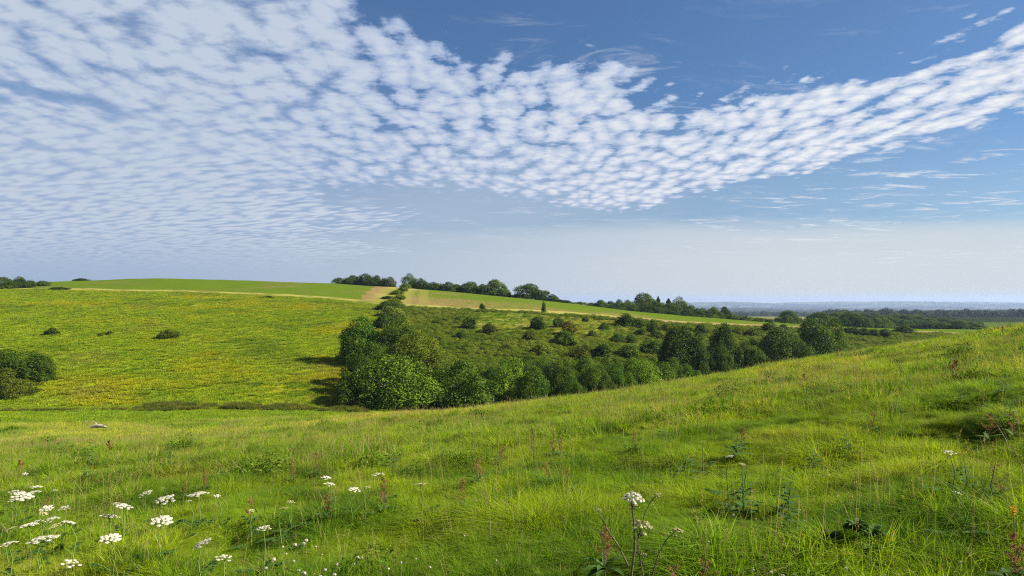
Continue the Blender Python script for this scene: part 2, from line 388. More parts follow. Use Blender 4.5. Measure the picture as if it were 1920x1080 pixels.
# grassy margins of the crop, and the sandy headland on the right
rowa = np.zeros(X.shape); mar = np.zeros(X.shape)
inc = (cls == 4)
rowa[:] = 0.78; rowa[inc & (east > 0)] = 0.0
r_e = 0.26+0.25*sst(PXI, 820, 880)+0.30*sst(Y, yt+14, yt+45)+0.35*sst(PXI, 1150, 1350)*0.8
rowa = np.where(east > 0, r_e, rowa)
lowm = 1-sst(Y-yt+4*n_b-6*sst(east, 20, 60), 5.0, 8.0)
mar = np.where(inc, np.maximum(lowm, 1-sst(np.abs(east+2*n_a), 3.5, 9.0)), 0)
paint(inc, (0.30,0.27,0.085))
paint(inc*lowm*sst(n_a, -0.1, 0.25)*(PXI < 740), (0.13,0.14,0.03))
paint(inc*(1-sst(np.abs(east), 3, 9))*sst(n_b, -0.2, 0.1)*0.6, (0.13,0.16,0.02))
soilL = inc*(east < 0)*sst(PXI+(Y-250)*0.0, 690, 694+0*PXI)     # bare wedge of soil beside the hedge on the left field
wedge = inc*(east < -3.5)*sst(east, -11.5-(Y-250)*0.02+2*n_a, -10-(Y-250)*0.02+2*n_a)
rowa = np.where((wedge > .5), 0.0, rowa); rowa = np.clip(rowa, 0, 1)
fr2 = sst(PXI, 785, 792)*(1-sst(PXI, 800, 806))*inc*(east > 9)*0.5
paint(fr2, (0.15,0.17,0.03)); mar = np.maximum(mar, fr2*1.2)
paint(inc*sst(PXI, 1100, 1200)*lowm, (0.28,0.215,0.105))
paint(cls == 5, (0.075,0.11,0.020))
# patchwork of far fields
fx, fy = X/170.0, Y/330.0
ci = np.floor(fx+0.4*fbm(fx, fy, 80, 2)*2); cj = np.floor(fy+0.5*fbm(fx+9, fy, 81, 2)*2+0.3*ci)
hv = hash2(ci, cj, 90); hw = hash2(ci, cj, 91)
pal = np.array([(0.05,0.08,0.02),(0.07,0.10,0.03),(0.19,0.17,0.09),(0.035,0.06,0.02),(0.022,0.036,0.012),(0.10,0.12,0.05)])
far = pal[np.clip((hv*6).astype(int), 0, 5)]
f5 = ((cls == 5) & (Y > 700))[..., None]
col = np.where(f5, far, col)
paint((cls == 5)*(Y > 420)*(Y < 950)*(PXI > 1370)*(PXI < 1600)*1.0, (0.22,0.20,0.065))
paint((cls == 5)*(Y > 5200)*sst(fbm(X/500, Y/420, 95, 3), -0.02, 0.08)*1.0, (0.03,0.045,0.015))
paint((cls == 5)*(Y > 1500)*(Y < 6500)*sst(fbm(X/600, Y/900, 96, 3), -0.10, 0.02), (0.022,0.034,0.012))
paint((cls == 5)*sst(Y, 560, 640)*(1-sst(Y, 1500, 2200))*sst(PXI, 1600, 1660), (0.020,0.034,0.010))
gidx = np.arange(nb*GA).reshape(nb, GA)
quads = np.stack([gidx[:-1, :-1], gidx[:-1, 1:], gidx[1:, 1:], gidx[1:, :-1]], -1)
fcls = cls[:-1, :-1]
allV = np.stack([X, Y, Z], -1).reshape(-1, 3); allC = (col*np.array([0.80, 0.80, 0.62])).reshape(-1, 3)
mats_t = {0: ground_mat('meadow_soil', 0.35, 2.5, 0.3), 1: ground_mat('valley_turf', 0.3, 1.5, 0.15), 2: ground_mat('pasture_turf', 0.34, 0.9, 0.10, (0.85,0.9,0.7), 0.5),
          3: ground_mat('bracken_floor', 0.42, 0.7, 0.12, (0.75,0.8,0.7), 0.8), 4: crop_mat(), 5: ground_mat('far_fields', 0.2, 0.05, 0.004, (0.85,0.9,0.8))}
names_t = {0: 'meadow', 1: 'valley_floor', 2: 'hillside_pasture', 3: 'bracken_slope', 4: 'crop_field', 5: 'distant_countryside'}
labels_t = {}
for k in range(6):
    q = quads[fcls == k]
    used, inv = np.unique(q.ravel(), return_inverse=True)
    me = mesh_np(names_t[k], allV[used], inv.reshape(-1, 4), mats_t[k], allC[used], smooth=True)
    if k == 4:
        ca = me.color_attributes.new('Row', 'FLOAT_COLOR', 'POINT')
        c4 = np.ones((len(used), 4), np.float32); c4[:, 0] = rowa.ravel()[used]; c4[:, 1] = np.clip(mar.ravel()[used], 0, 1); c4[:, 2] = np.where(east.ravel()[used] > 0, 0.075, 0.02); ca.data.foreach_set('color', c4.ravel())
    tag(obj(names_t[k], me), kind='structure')

# ================================================================== foliage materials
M_leaf = leafy('broad_leaves', (0.045,0.088,0.006), (0.088,0.138,0.009), 0.25, objcol=True, scale=0.35, rough=0.7, gloss=0.08)
M_bark, Nb = material('bark')
surf(Nb, Nb.mix(Nb.noise(Nb.node('ShaderNodeNewGeometry').outputs['Position'], 6, 4), (0.10,0.08,0.055), (0.20,0.17,0.13)), 0.9)
M_pale, Nb = material('pale_twigs')
surf(Nb, Nb.mix(Nb.noise(Nb.node('ShaderNodeNewGeometry').outputs['Position'], 6, 4), (0.20,0.18,0.13), (0.33,0.30,0.22)), 0.9)

def tube(pts, radii, n=6):
    """tapered tube along a polyline -> verts, quads"""
    pts = [Vector(p) for p in pts]; V = []; Fq = []
    for i, p in enumerate(pts):
        t = (pts[min(i+1, len(pts)-1)]-pts[max(i-1, 0)]).normalized()
        s_ = t.cross(Vector((0.31, 0.17, 0.93))) if abs(t.z) < 0.9 else t.cross(Vector((1, 0, 0.1)))
        s_.normalize(); q_ = t.cross(s_)
        for k in range(n):
            a_ = 2*math.pi*k/n; V.append(p + (s_*math.cos(a_)+q_*math.sin(a_))*radii[i])
    for i in range(len(pts)-1):
        for k in range(n):
            Fq.append((i*n+k, i*n+(k+1) % n, (i+1)*n+(k+1) % n, (i+1)*n+k))
    return [tuple(v) for v in V], Fq
class Acc:
    def __init__(s): s.V = []; s.Q = []; s.T = []; s.n = 0
    def add(s, V, Q=None, T=None):
        V = np.asarray(V, float).reshape(-1, 3)
        s.V.append(V)
        if Q is not None and len(Q): s.Q.append(np.asarray(Q)+s.n)
        if T is not None and len(T): s.T.append(np.asarray(T)+s.n)
        s.n += len(V)
    def mesh(s, name, mat, smooth=False):
        f = []
        if s.Q: f.append(np.concatenate(s.Q))
        if s.T: f.append(np.concatenate(s.T))
        return mesh_np(name, np.concatenate(s.V), f, mat, smooth=smooth)
def unit(v): return v/np.maximum(np.linalg.norm(v, axis=-1, keepdims=True), 1e-9)
def leaves(cen, nor, size, r, asp=0.62, jit=0.75):
    """one small folded leaf spray (two triangles) at every centre"""
    n = len(cen); nn = unit(nor + r.normal(0, jit, (n, 3)))
    t = unit(np.cross(nn, r.normal(0, 1, (n, 3)))); b = np.cross(nn, t)
    s_ = size*r.uniform(0.6, 1.35, (n, 1))
    fold = nn*s_*0.18
    V = np.stack([cen-t*s_*0.5, cen-b*s_*0.5*asp+fold, cen+t*s_*0.5, cen+b*s_*0.5*asp+fold], 1).reshape(-1, 3)
    return V, np.arange(n*4).reshape(n, 4)
def lobes_dome(r, w, hh, n, rr, skirt=0.0, flat=1.0):
    L = []
    for k in range(n):
        for _ in range(40):
            p = r.normal(0, 1, 3); p /= np.linalg.norm(p)
            if p[2] > -0.35: break
        rad = r.uniform(*rr)
        f = r.uniform(0.55, 1.0)
        cx = p[0]*(w/2-rad*0.8)*f; cy_ = p[1]*(w/2-rad*0.8)*f
        zc = skirt*hh + (hh*(1-skirt)-rad)*(max(0.02, 0.42+0.58*p[2]*f) if skirt > 0.05 else max(0.02, 0.16+0.84*max(p[2], -.18)*f))
        L.append((cx, cy_, max(zc, rad*0.55), rad))
    L.append((0, 0, hh-rr[1]*1.0, rr[1]*1.05)); L.append((0.1*w, -0.08*w, hh*0.5, min(w*0.27, hh*0.42)))
    return L
def crown_mesh(name, seed, L, nclump, nleaf, leaf, up=0.35, gap=0.0, spread=0.16):
    spread = spread*0.85
    r = np.random.default_rng(seed); L = np.array(L); a_ = L[:, 3]**2; pr = a_/a_.sum()
    acc = Acc(); cs = []; ns = []
    k = r.choice(len(L), nclump*2, p=pr)
    dv = unit(r.normal(0, 1, (nclump*2, 3)) + np.array([0, 0, up]))
    c_ = L[k, :3] + dv*(L[k, 3]*r.uniform(0.78, 1.06, nclump*2))[:, None]
    dd = np.linalg.norm(c_[:, None, :]-L[None, :, :3], axis=2)/L[None, :, 3]
    dd[np.arange(len(k)), k] = 9
    ok = (dd.min(1) > 0.72) & (c_[:, 2] > 0.02)
    if gap > 0: ok &= (fbm(c_[:, 0]*0.9+c_[:, 2]*0.5, c_[:, 1]*0.9+c_[:, 2]*0.8, seed, 2) > gap-0.5)
    c_ = c_[ok][:nclump]; dv = dv[ok][:nclump]; kk = k[ok][:nclump]
    m_ = len(c_); rad = L[kk, 3]
    rep = np.repeat(np.arange(m_), nleaf)
    off = r.normal(0, 1, (len(rep), 3)); off = off*(rad[rep]*spread+leaf*0.5)[:, None]
    off -= dv[rep]*np.maximum((off*dv[rep]).sum(1), 0)[:, None]*0.55
    P_ = c_[rep]+off; N_ = unit(off*0.6/(leaf*2+.3)+dv[rep]*0.9+np.array([0, 0, 0.35]))
    P_[:, 2] = np.maximum(P_[:, 2], 0.03)
    V, Q = leaves(P_, N_, leaf, r)
    acc.add(V, Q)
    return acc.mesh(name, M_leaf)
def trunk_mesh(name, seed, L, w, hh, r0, fork=0.25, mat=None, nmax=9):
    r = np.random.default_rng(seed+99); acc = Acc()
    top = (r.normal(0, .1), r.normal(0, .1), hh*fork)
    V, Q = tube([(0, 0, -0.5), (0, 0, hh*fork*0.5), top], [r0*1.35, r0, r0*0.85], 8); acc.add(V, Q)
    for (x, y, z, rad) in L[:nmax]:
        mid = (x*0.45+r.normal(0, .1), y*0.45+r.normal(0, .1), max(hh*fork*1.1, top[2]+(z-top[2])*0.55))
        V, Q = tube([top, mid, (x, y, z+rad*0.25)], [r0*0.55, r0*0.34, r0*0.10], 6); acc.add(V, Q)
    return acc.mesh(name, mat or M_bark, True)
PROTO = {}
def proto(key, seed, w, hh, nl, rr, nclump, nleaf, leaf, r0=0.22, skirt=0.0, up=0.35, gap=0.34, fork=0.25, spread=0.16, mat=None):
    r = np.random.default_rng(seed); L = lobes_dome(r, w, hh, nl, rr, skirt)
    PROTO[key] = (crown_mesh(key+'_leaves', seed, L, nclump, nleaf, leaf, up, gap, spread), trunk_mesh(key+'_wood', seed, L, w, hh, r0, fork, mat), w, hh)
proto('thorn_a', 1, 11, 7.4, 30, (1.1, 2.1), 1050, 17, 0.30)
proto('thorn_b', 2, 11, 7.4, 34, (1.0, 1.9), 1050, 17, 0.30)
proto('thorn_c', 3, 9, 8, 26, (1.0, 2.0), 950, 17, 0.29)
proto('oak_a', 4, 13, 10, 44, (1.1, 2.3), 1150, 15, 0.40, 0.35, 0.0)
proto('oak_b', 5, 13, 9, 40, (1.0, 2.2), 1100, 15, 0.40, 0.35, 0.0)
proto('oak_c', 6, 11, 11, 34, (1.1, 2.2), 1000, 15, 0.40, 0.35, 0.06)
proto('ash_a', 7, 10, 11, 30, (0.8, 1.7), 900, 13, 0.28, 0.22, 0.18, 0.5, 0.40, 0.22, 0.24, M_pale)
proto('willow_a', 8, 10, 9.5, 36, (0.8, 1.5), 900, 13, 0.27, 0.14, 0.10, 0.5, 0.38, 0.12, 0.26, M_pale)
proto('bush_a', 10, 3.4, 2.4, 26, (0.28, 0.66), 480, 8, 0.22, 0.07)
proto('bush_b', 11, 3.6, 2.2, 28, (0.26, 0.62), 480, 8, 0.22, 0.07)
proto('bush_c', 12, 3.0, 3.0, 24, (0.28, 0.62), 480, 8, 0.22, 0.07)
proto('scrub_a', 13, 12, 7.2, 60, (0.7, 1.3), 1200, 15, 0.27, 0.12)
def conifer(key, seed, w, hh):
    r = np.random.default_rng(seed); n = 9000
    t = r.uniform(0.06, 1, n)**0.8; ang = r.uniform(0, 2*math.pi, n)
    tier = 0.72+0.28*np.sin(t*hh*2.6+0.8*np.sin(ang*2))
    rad = (1-t)**0.85*w/2*tier*r.uniform(0.55, 1.05, n)*(1+0.25*fbm(ang*1.5, t*9, seed, 2))+0.1
    P_ = np.stack([np.cos(ang)*rad, np.sin(ang)*rad, t*hh-rad*0.18], 1)
    V, Q = leaves(P_, unit(np.stack([np.cos(ang), np.sin(ang), np.full(n, 0.8)], 1)), 0.42, r, 0.4)
    acc = Acc(); acc.add(V, Q); tr = Acc(); tr.add(*tube([(0, 0, -.5), (0, 0, hh*.5), (0, 0, hh*0.98)], [.28, .18, .03], 8))
    PROTO[key] = (acc.mesh(key+'_leaves', M_leaf), tr.mesh(key+'_wood', M_bark, True), w, hh)
conifer('fir_a', 14, 5.5, 12)
plant_rng = random.Random(5)
def plant(name, key, px, Y, top, wpx, tint, label, cat, group=None, rz=None, hmul=1.0, depth=None, sink=0.0):
    """stand a tree/shrub on the ground in direction px at distance Y; its top and width are given as seen in the photograph"""
    cr, tk, w0, h0 = PROTO[key]
    x = (px-960)/F*Y; g = float(h(x, Y))
    hh = max(0.6, ((HOR-top)/F*Y-g)*hmul); ww = wpx/F*Y*(1.22 if 'oak' in key else 1.12)
    root = bpy.data.objects.new(name, None); C.objects.link(root); root.location = (x, Y, g-sink)
    root.empty_display_size = 0.5
    root.rotation_euler = (0, 0, plant_rng.uniform(0, 6.28) if rz is None else rz)
    root.rotation_euler.x = plant_rng.uniform(-.05, .05); root.rotation_euler.y = plant_rng.uniform(-.05, .05)
    root.scale = (ww/w0*plant_rng.uniform(.96, 1.1), (depth/w0) if depth else ww/w0, (hh+sink)/h0)
    c_ = bpy.data.objects.new('crown', cr); C.objects.link(c_); c_.parent = root
    t_ = bpy.data.objects.new('trunk' if h0 > 5 else 'stem', tk); C.objects.link(t_); t_.parent = root
    k = plant_rng.uniform(0.82, 1.18); c_.color = (tint[0]*k, tint[1]*k, tint[2]*k, 1)
    tag(root, label, cat, group); return root
# leaf tints
T_MID = (1.12, 1.12, 1.0); T_BRI = (1.55, 1.5, 1.2); T_DRK = (0.66, 0.70, 0.75); T_OLV = (1.55, 1.20, 1.1); T_BRN = (1.7, 0.95, 1.1); T_YEL = (1.9, 1.6, 1.2); T_BLU = (0.75, 0.95, 1.0)
VH = 'shrubs and trees along the valley hedge below the bracken slope'
vp = [ # key, px, Y, top, width, tint, label, category
 ('thorn_a', 742, 104, 668, 146, T_MID, 'broad rounded green tree at the left end of the valley hedge front row', 'tree'),
 ('bush_b', 641, 101, 745, 40, T_OLV, 'small olive bush in tree shade at the bottom left corner of the valley hedge', 'bush'),
 ('thorn_c', 674, 133, 597, 88, (0.85,1.05,1.0), 'dark green round-headed tree standing out over the sunny pasture', 'tree'),
 ('thorn_b', 868, 108, 677, 124, (0.95,1.0,0.9), 'dense dome-shaped shrub second from the left end of the valley hedge front row', 'shrub'),
 ('willow_a', 780, 124, 622, 104, T_OLV, 'loose olive-green willow with pale upright stems above the valley hedge', 'tree'),
 ('ash_a', 745, 134, 596, 96, (1.0,1.05,1.0), 'tall loose dark-topped tree behind the pale-stemmed willow', 'tree'),
 ('willow_a', 722, 124, 652, 80, (1.05,1.0,1.0), 'shaded thin tree between the round-headed tree and the willow', 'tree'),
 ('scrub_a', 965, 114, 672, 92, T_BRI, 'bright fresh green shrub with a mounded top in the middle of the valley hedge', 'shrub'),
 ('thorn_c', 998, 108, 690, 74, (1.1,1.15,1), 'mid green shrub leaning over the meadow edge, right of the dense dome', 'shrub'),
 ('thorn_a', 1045, 117, 676, 72, (0.95,.95,.9), 'dark rounded shrub beside the bright mounded shrub of the hedge', 'shrub'),
 ('scrub_a', 1098, 122, 669, 84, (1.2,1.25,1.0), 'light green shrub rising above its neighbours in the hedge right of centre', 'shrub'),
 ('thorn_b', 1110, 117, 688, 60, T_MID, 'small rounded shrub in front of the rising light green one', 'shrub'),
 ('scrub_a', 1160, 124, 678, 70, (1.0,1.1,1.0), 'spreading shrub in the hedge where the meadow crest starts to climb', 'shrub'),
 ('thorn_a', 1205, 128, 676, 76, T_BRI, 'bright green bushy shrub near the right end of the front hedge', 'shrub'),
 ('thorn_c', 1243, 131, 681, 60, (1.2,1.2,1), 'low leafy shrub below the dark gully trees', 'shrub'),
 ('scrub_a', 1290, 133, 685, 60, (1.05,1.1,1), 'last low shrub of the front hedge touching the meadow crest', 'shrub'),
 ('oak_a', 1272, 143, 616, 92, T_DRK, 'large dark spreading tree in the gully, left of the narrow dark one', 'tree'),
 ('oak_c', 1310, 140, 622, 38, T_DRK, 'narrow dark tree in the gully beside the large spreading tree', 'tree'),
 ('oak_b', 1357, 150, 611, 62, (0.72,0.78,0.78), 'dark tree whose round top overlaps the crop field margin', 'tree'),
 ('thorn_b', 1350, 140, 645, 48, (0.85,0.9,0.9), 'smaller dark tree standing below the one that overlaps the field margin', 'tree'),
 ('thorn_a', 1398, 152, 640, 52, (0.9,0.85,0.9), 'dark bushy tree filling the gap right of the round-topped gully tree', 'tree'),
 ('oak_a', 1458, 158, 617, 88, (0.66,0.66,0.72), 'wide blackish tree mass in the gully at the foot of the meadow rise', 'tree'),
 ('oak_b', 1516, 165, 601, 92, (0.80,0.85,0.8), 'largest dark green tree of the gully, brighter on its right side', 'tree'),
 ('thorn_c', 1560, 168, 600, 62, T_MID, 'green sunlit tree at the right shoulder of the gully trees', 'tree'),
]
for k, px_, Y_, top_, w_, t_, lab, cat in vp:
    nm = {'tree': 'hedgerow_tree', 'shrub': 'hedgerow_shrub', 'bush': 'bush'}[cat]
    plant(nm, k, px_, Y_, top_, w_, t_, lab, cat, VH)
for i, (px_, Y_, top_, w_) in enumerate(((900, 122, 683, 60), (945, 126, 676, 50), (1020, 124, 674, 56), (1062, 126, 672, 50), (1135, 130, 672, 50), (1186, 134, 672, 50), (1225, 138, 668, 50), (1262, 136, 672, 50), (1318, 146, 655, 46), (1380, 152, 650, 40), (1435, 158, 636, 50), (1488, 162, 626, 54), (840, 124, 690, 50), (990, 128, 668, 44))):
    plant('hedgerow_shrub', ['scrub_a', 'thorn_b', 'thorn_c'][i % 3], px_, Y_, top_, w_, [(1.15, 1.15, .9), (.8, .88, .8), (1.0, 1.05, .9)][i % 3], 'leafy shrub of the rear row, filling in behind the valley hedge', 'shrub', 'rear row shrubs of the valley hedge')
# dense filling behind / between the front row
for px_, Y_, top_, w_, lab in ((664, 103, 706, 74, 'dark shrub at the shaded left foot of the broad rounded tree'), (686, 105, 688, 84, 'dark shrub between the small olive bush and the broad rounded tree'), (676, 110, 668, 84, 'dark undergrowth shrub in deep shade under the round-headed tree'), (820, 122, 690, 70, 'shrub seen in the gap between the broad tree and the dense dome'),
                          (925, 120, 690, 60, 'shrub behind the gap right of the dense dome'), (702, 116, 644, 100, 'shadowed shrub beneath the tall dark-topped tree'),
                          (1420, 150, 655, 60, 'low dark shrub under the blackish tree mass'), (1500, 155, 640, 70, 'low dark shrub under the largest gully tree'), (1075, 112, 705, 50, 'low shrub in the meadow-side edge of the hedge'), (1135, 116, 704, 44, 'low shrub in the meadow-side edge, below the spreading one')):
    plant('hedgerow_shrub', 'thorn_b', px_, Y_, top_, w_, (0.85, 0.9, 0.9), lab, 'shrub', VH)
# hedge that climbs the hill
HG = 'bushes of the hedge climbing between the two crop fields'
for i, (px_, Y_, top_, w_, t_) in enumerate(((742, 160, 604, 60, T_OLV), (722, 180, 592, 46, T_DRK), (750, 185, 590, 44, T_OLV), (733, 205, 576, 46, T_OLV), (722, 222, 567, 36, T_DRK), (745, 225, 568, 36, (1.2,1.1,1)),
                             (737, 243, 560, 38, T_OLV), (728, 258, 556, 26, T_DRK), (748, 258, 553, 28, T_OLV), (745, 275, 545, 26, (1.2,1.2,1)), (755, 290, 539, 22, T_OLV), (760, 303, 532, 22, (1.2,1.25,1)), (718, 205, 585, 34, T_DRK))):
    labs = ['lowest and widest olive bush of the climbing hedge, above the tall loose tree', 'dark bush on the pasture side near the bottom of the climbing hedge', 'olive bush on the bracken side near the bottom of the climbing hedge',
            'broad olive bush in the lower half of the climbing hedge', 'blackish bush jutting into the pasture just below the pale field margin', 'light green bush at the height of the pale field margin, bracken side',
            'olive bush of the climbing hedge just above the pale field margin', 'dark bush beside the bare soil wedge, lower half', 'olive bush of the climbing hedge facing the right-hand crop margin',
            'green bush two thirds up the climbing hedge', 'narrow olive bush below the hedge top', 'topmost bush of the climbing hedge under the pale skyline tree', 'small dark bush on the pasture side of the climbing hedge']
    plant('hedge_bush', ['bush_a', 'bush_b'][i % 2], px_, Y_, top_-1, w_*0.9, t_, labs[i], 'bush', HG, depth=w_/F*Y_*1.5, rz=plant_rng.uniform(-.3, .3))
# skyline trees
SK = 'trees on the skyline behind the crop fields'
sk = [
 ('oak_b', 8, 262, 520, 40, T_DRK, 'dark tree at the far left edge of the photo, on the skyline'),
 ('thorn_a', 36, 268, 519, 34, T_DRK, 'dark skyline tree second from the left edge'),
 ('bush_a', 58, 272, 526, 26, T_DRK, 'low dark skyline bush right of the two left edge trees'),
 ('bush_b', 80, 285, 527, 30, (0.8,0.85,0.9), 'flat green skyline bush between the left edge trees and the lone bush'),
 ('bush_a', 108, 262, 538, 36, (0.75,0.75,0.8), 'flat dark bush lying on the pale margin at the left end of the crop'),
 ('bush_b', 152, 335, 522, 28, T_DRK, 'lone rounded bush on the left end of the crop skyline'),
 ('oak_b', 636, 345, 521, 30, T_DRK, 'leftmost dark tree of the skyline clump left of the hedge top'),
 ('oak_a', 661, 345, 517, 34, T_DRK, 'second dark tree of the skyline clump left of the hedge top'),
 ('oak_c', 686, 345, 514, 36, T_DRK, 'tallest dark tree of the skyline clump left of the hedge top'),
 ('oak_b', 708, 346, 517, 28, (0.8,0.8,0.8), 'fourth tree of the skyline clump, beside the brownish one'),
 ('thorn_c', 730, 340, 520, 30, (0.95,0.75,0.9), 'brownish rounded tree at the right end of the skyline clump'),
 ('ash_a', 766, 322, 513, 28, (1.1,1.15,1.1), 'lighter open-crowned tree right above the hedge top'),
 ('thorn_b', 788, 318, 522, 24, T_DRK, 'round dark tree just right of the open-crowned one'),
 ('thorn_a', 812, 316, 529, 34, T_DRK, 'low dark hedge tree on the skyline above the start of the drill rows'),
 ('thorn_b', 842, 314, 529, 38, T_DRK, 'second low dark hedge tree above the drill rows'),
 ('oak_b', 883, 313, 529, 46, (0.95,1.0,.9), 'wide mid green tree on the skyline left of the tall round one'),
 ('oak_c', 905, 313, 533, 22, T_DRK, 'small dark tree wedged between the wide green and the tall round one'),
 ('oak_a', 929, 310, 525, 48, T_MID, 'tall round green tree standing proudest on the crop field skyline'),
 ('oak_b', 994, 308, 533, 64, (0.85,.9,.85), 'broad dark dome-shaped tree on the skyline right of the tall round one'),
 ('thorn_c', 1036, 303, 552, 24, T_DRK, 'small dark tree at the right foot of the broad dome'),
 ('bush_a', 1062, 300, 563, 28, T_DRK, 'low dark bush on the skyline right of the small dark tree'),
 ('bush_b', 1088, 300, 566, 26, T_MID, 'low green bush in the dip of the skyline'),
 ('bush_a', 970, 310, 551, 20, T_DRK, 'low bush in the gap between the tall round tree and the broad dome'),
]
for k, px_, Y_, top_, w_, t_, lab in sk: plant('skyline_tree' if 'bush' not in k else 'skyline_bush', k, px_, Y_, top_, w_, t_, lab, 'tree' if 'bush' not in k else 'bush', SK)
SP = 'trees of the spinney beyond the right part of the crop field'
sp = [
 ('oak_b', 1108, 325, 568, 30, (0.8,.9,.85), 'leftmost rounded tree of the spinney'), ('oak_a', 1126, 322, 563, 28, (0.8,0.9,0.85), 'green tree second from the left of the spinney'),
 ('oak_b', 1145, 326, 565, 26, T_DRK, 'low dark tree left of the spinney dome'), ('thorn_c', 1161, 328, 562, 22, T_DRK, 'dark tree with a pointed top left of the spinney dome'), ('thorn_c', 1175, 332, 563, 22, T_DRK, 'dark narrow tree at the left foot of the spinney dome'),
 ('oak_a', 1206, 330, 551, 56, (1.15,1.1,1.0), 'big olive-green dome-crowned tree, tallest of the spinney'), ('oak_c', 1190, 322, 572, 30, T_MID, 'lower tree in front of the left side of the spinney dome'),
 ('thorn_b', 1228, 320, 569, 30, T_DRK, 'dark tree in front of the right side of the spinney dome'), ('fir_a', 1234, 330, 556, 24, (0.8,.85,.8), 'tall green conifer right of the spinney dome'), ('fir_a', 1253, 325, 560, 30, (0.5,0.55,0.62), 'darkest conifer in the middle of the spinney'),
 ('ash_a', 1273, 322, 557, 34, (1.0,1.05,1.0), 'tall ragged tree right of the darkest conifer'), ('thorn_a', 1243, 322, 568, 24, T_DRK, 'small dark tree between the tall green and the darkest conifer'),
 ('oak_b', 1295, 320, 573, 30, (0.85,0.9,0.85), 'rounded tree stepping down right of the ragged tree'), ('thorn_a', 1317, 320, 578, 30, (0.95,.9,.95), 'low spreading tree in the right half of the spinney'),
 ('oak_b', 1340, 318, 576, 30, T_MID, 'greenish tree near the right end of the spinney'), ('oak_a', 1358, 320, 576, 24, T_DRK, 'dark tree near the right end of the spinney'),
 ('bush_a', 1376, 310, 590, 24, T_MID, 'bush at the edge of the spinney'), ('bush_b', 1398, 309, 593, 24, T_MID, 'bush right of the spinney along the field edge'), ('bush_c', 1422, 308, 596, 24, T_MID, 'bush below the pale far field, along the field edge'), ('bush_a', 1445, 308, 598, 20, (0.8,.8,.8), 'last small bush of the field edge before the rounded oak'),
 ('thorn_b', 1300, 312, 588, 30, (1.0,1,.9), 'light low bush in front of the spinney, below the stepping tree'), ('thorn_b', 1150, 315, 580, 40, (0.75,.8,.8), 'low dark bush in front of the spinney, left part'), ('thorn_a', 1260, 314, 582, 34, (0.9,.95,.9), 'low bush in front of the darkest conifer'), ('thorn_b', 1215, 314, 580, 34, (.8,.85,.85), 'low bush in front of the big dome'),
 ('oak_a', 1480, 320, 583, 46, (0.95,1.0,0.9), 'rounded oak standing alone at the end of the pale far field'), ('oak_b', 1536, 345, 586, 56, (0.8,0.85,0.8), 'dark tree behind the largest gully tree'), ('oak_c', 1593, 340, 585, 42, (0.85,0.95,.9), 'rounded tree right of the gully trees, beside a tan field'),
 ('oak_a', 1640, 345, 596, 42, (1.0,1.05,1.0), 'low rounded tree in front of the right-hand wood'), ('thorn_a', 1618, 335, 594, 36, (.8,.85,.8), 'low tree between the two rounded trees at the right-hand wood'),
]
for k, px_, Y_, top_, w_, t_, lab in sp: plant('spinney_tree' if 'bush' not in k else 'field_edge_bush', k, px_, Y_, top_, w_, t_, lab, 'tree' if 'bush' not in k else 'bush', SP)
# undergrowth joining the skyline trees, and a front row of the right-hand wood
for i, (px_, Y_, top_, w_) in enumerate(((648, 347, 522, 30), (673, 347, 520, 34), (697, 347, 520, 34), (720, 345, 523, 28), (776, 322, 526, 26), (800, 320, 530, 30), (826, 318, 532, 34), (856, 316, 534, 34), (894, 315, 538, 34), (915, 314, 542, 34), (948, 312, 548, 30),
        (975, 311, 554, 30), (1015, 309, 556, 34), (1048, 304, 562, 34), (1076, 304, 567, 30), (1102, 322, 571, 30), (1120, 322, 571, 34), (1138, 322, 571, 34))):
    plant('skyline_bush', ['bush_a', 'bush_b'][i % 2], px_, Y_, top_, w_, (0.7, 0.75, 0.75), 'low dark bush filling a gap between the skyline trees', 'bush', 'bushes between the skyline trees')
for i, (px_, top_, w_) in enumerate(((1160, 568, 44), (1180, 565, 44), (1205, 566, 44), (1232, 565, 44), (1258, 568, 44), (1282, 571, 44), (1308, 579, 40), (1332, 585, 40), (1352, 587, 36), (1385, 592, 34), (1410, 595, 34), (1435, 597, 34))):
    plant('spinney_shrub', ['thorn_b', 'thorn_a', 'scrub_a'][i % 3], px_, 317, top_, w_, [(0.85, .9, .85), (1.1, 1.1, .95), (.7, .78, .75)][i % 3], 'leafy shrub filling the foot of the spinney', 'shrub', 'shrubs at the foot of the spinney')
for i in range(26):
    px_ = 1566+i*11+plant_rng.uniform(-5, 5); Y_ = plant_rng.uniform(345, 410)
    plant('woodland_tree', ['oak_a', 'oak_b', 'thorn_a'][i % 3], px_, Y_, np.interp(px_, [1560, 1640, 1720, 1860], [592, 597, 601, 606])+plant_rng.uniform(-3, 3), plant_rng.uniform(26, 42), random.Random(i+50).choice([T_DRK, (0.85,.95,.85), T_MID]), 'green tree in the front row of the wood behind the right shoulder of the meadow', 'tree', 'front row trees of the right-hand wood')
# dark hedge above the meadow shoulder
for i, (px_, top_, w_) in enumerate(((1603, 613, 26), (1620, 615, 26), (1640, 617, 26), (1660, 617, 24), (1590, 614, 24))):
    plant('hedge_bush', 'bush_a', px_, 225, top_, w_, T_DRK, 'dark bush of the short hedge just above the meadow shoulder', 'bush', 'dark short hedge above the meadow shoulder')
plant('bush', 'bush_b', 1694, 240, 610, 34, (1.2,1.1,1), 'pale olive bush alone on the meadow shoulder right of the short dark hedge', 'bush')
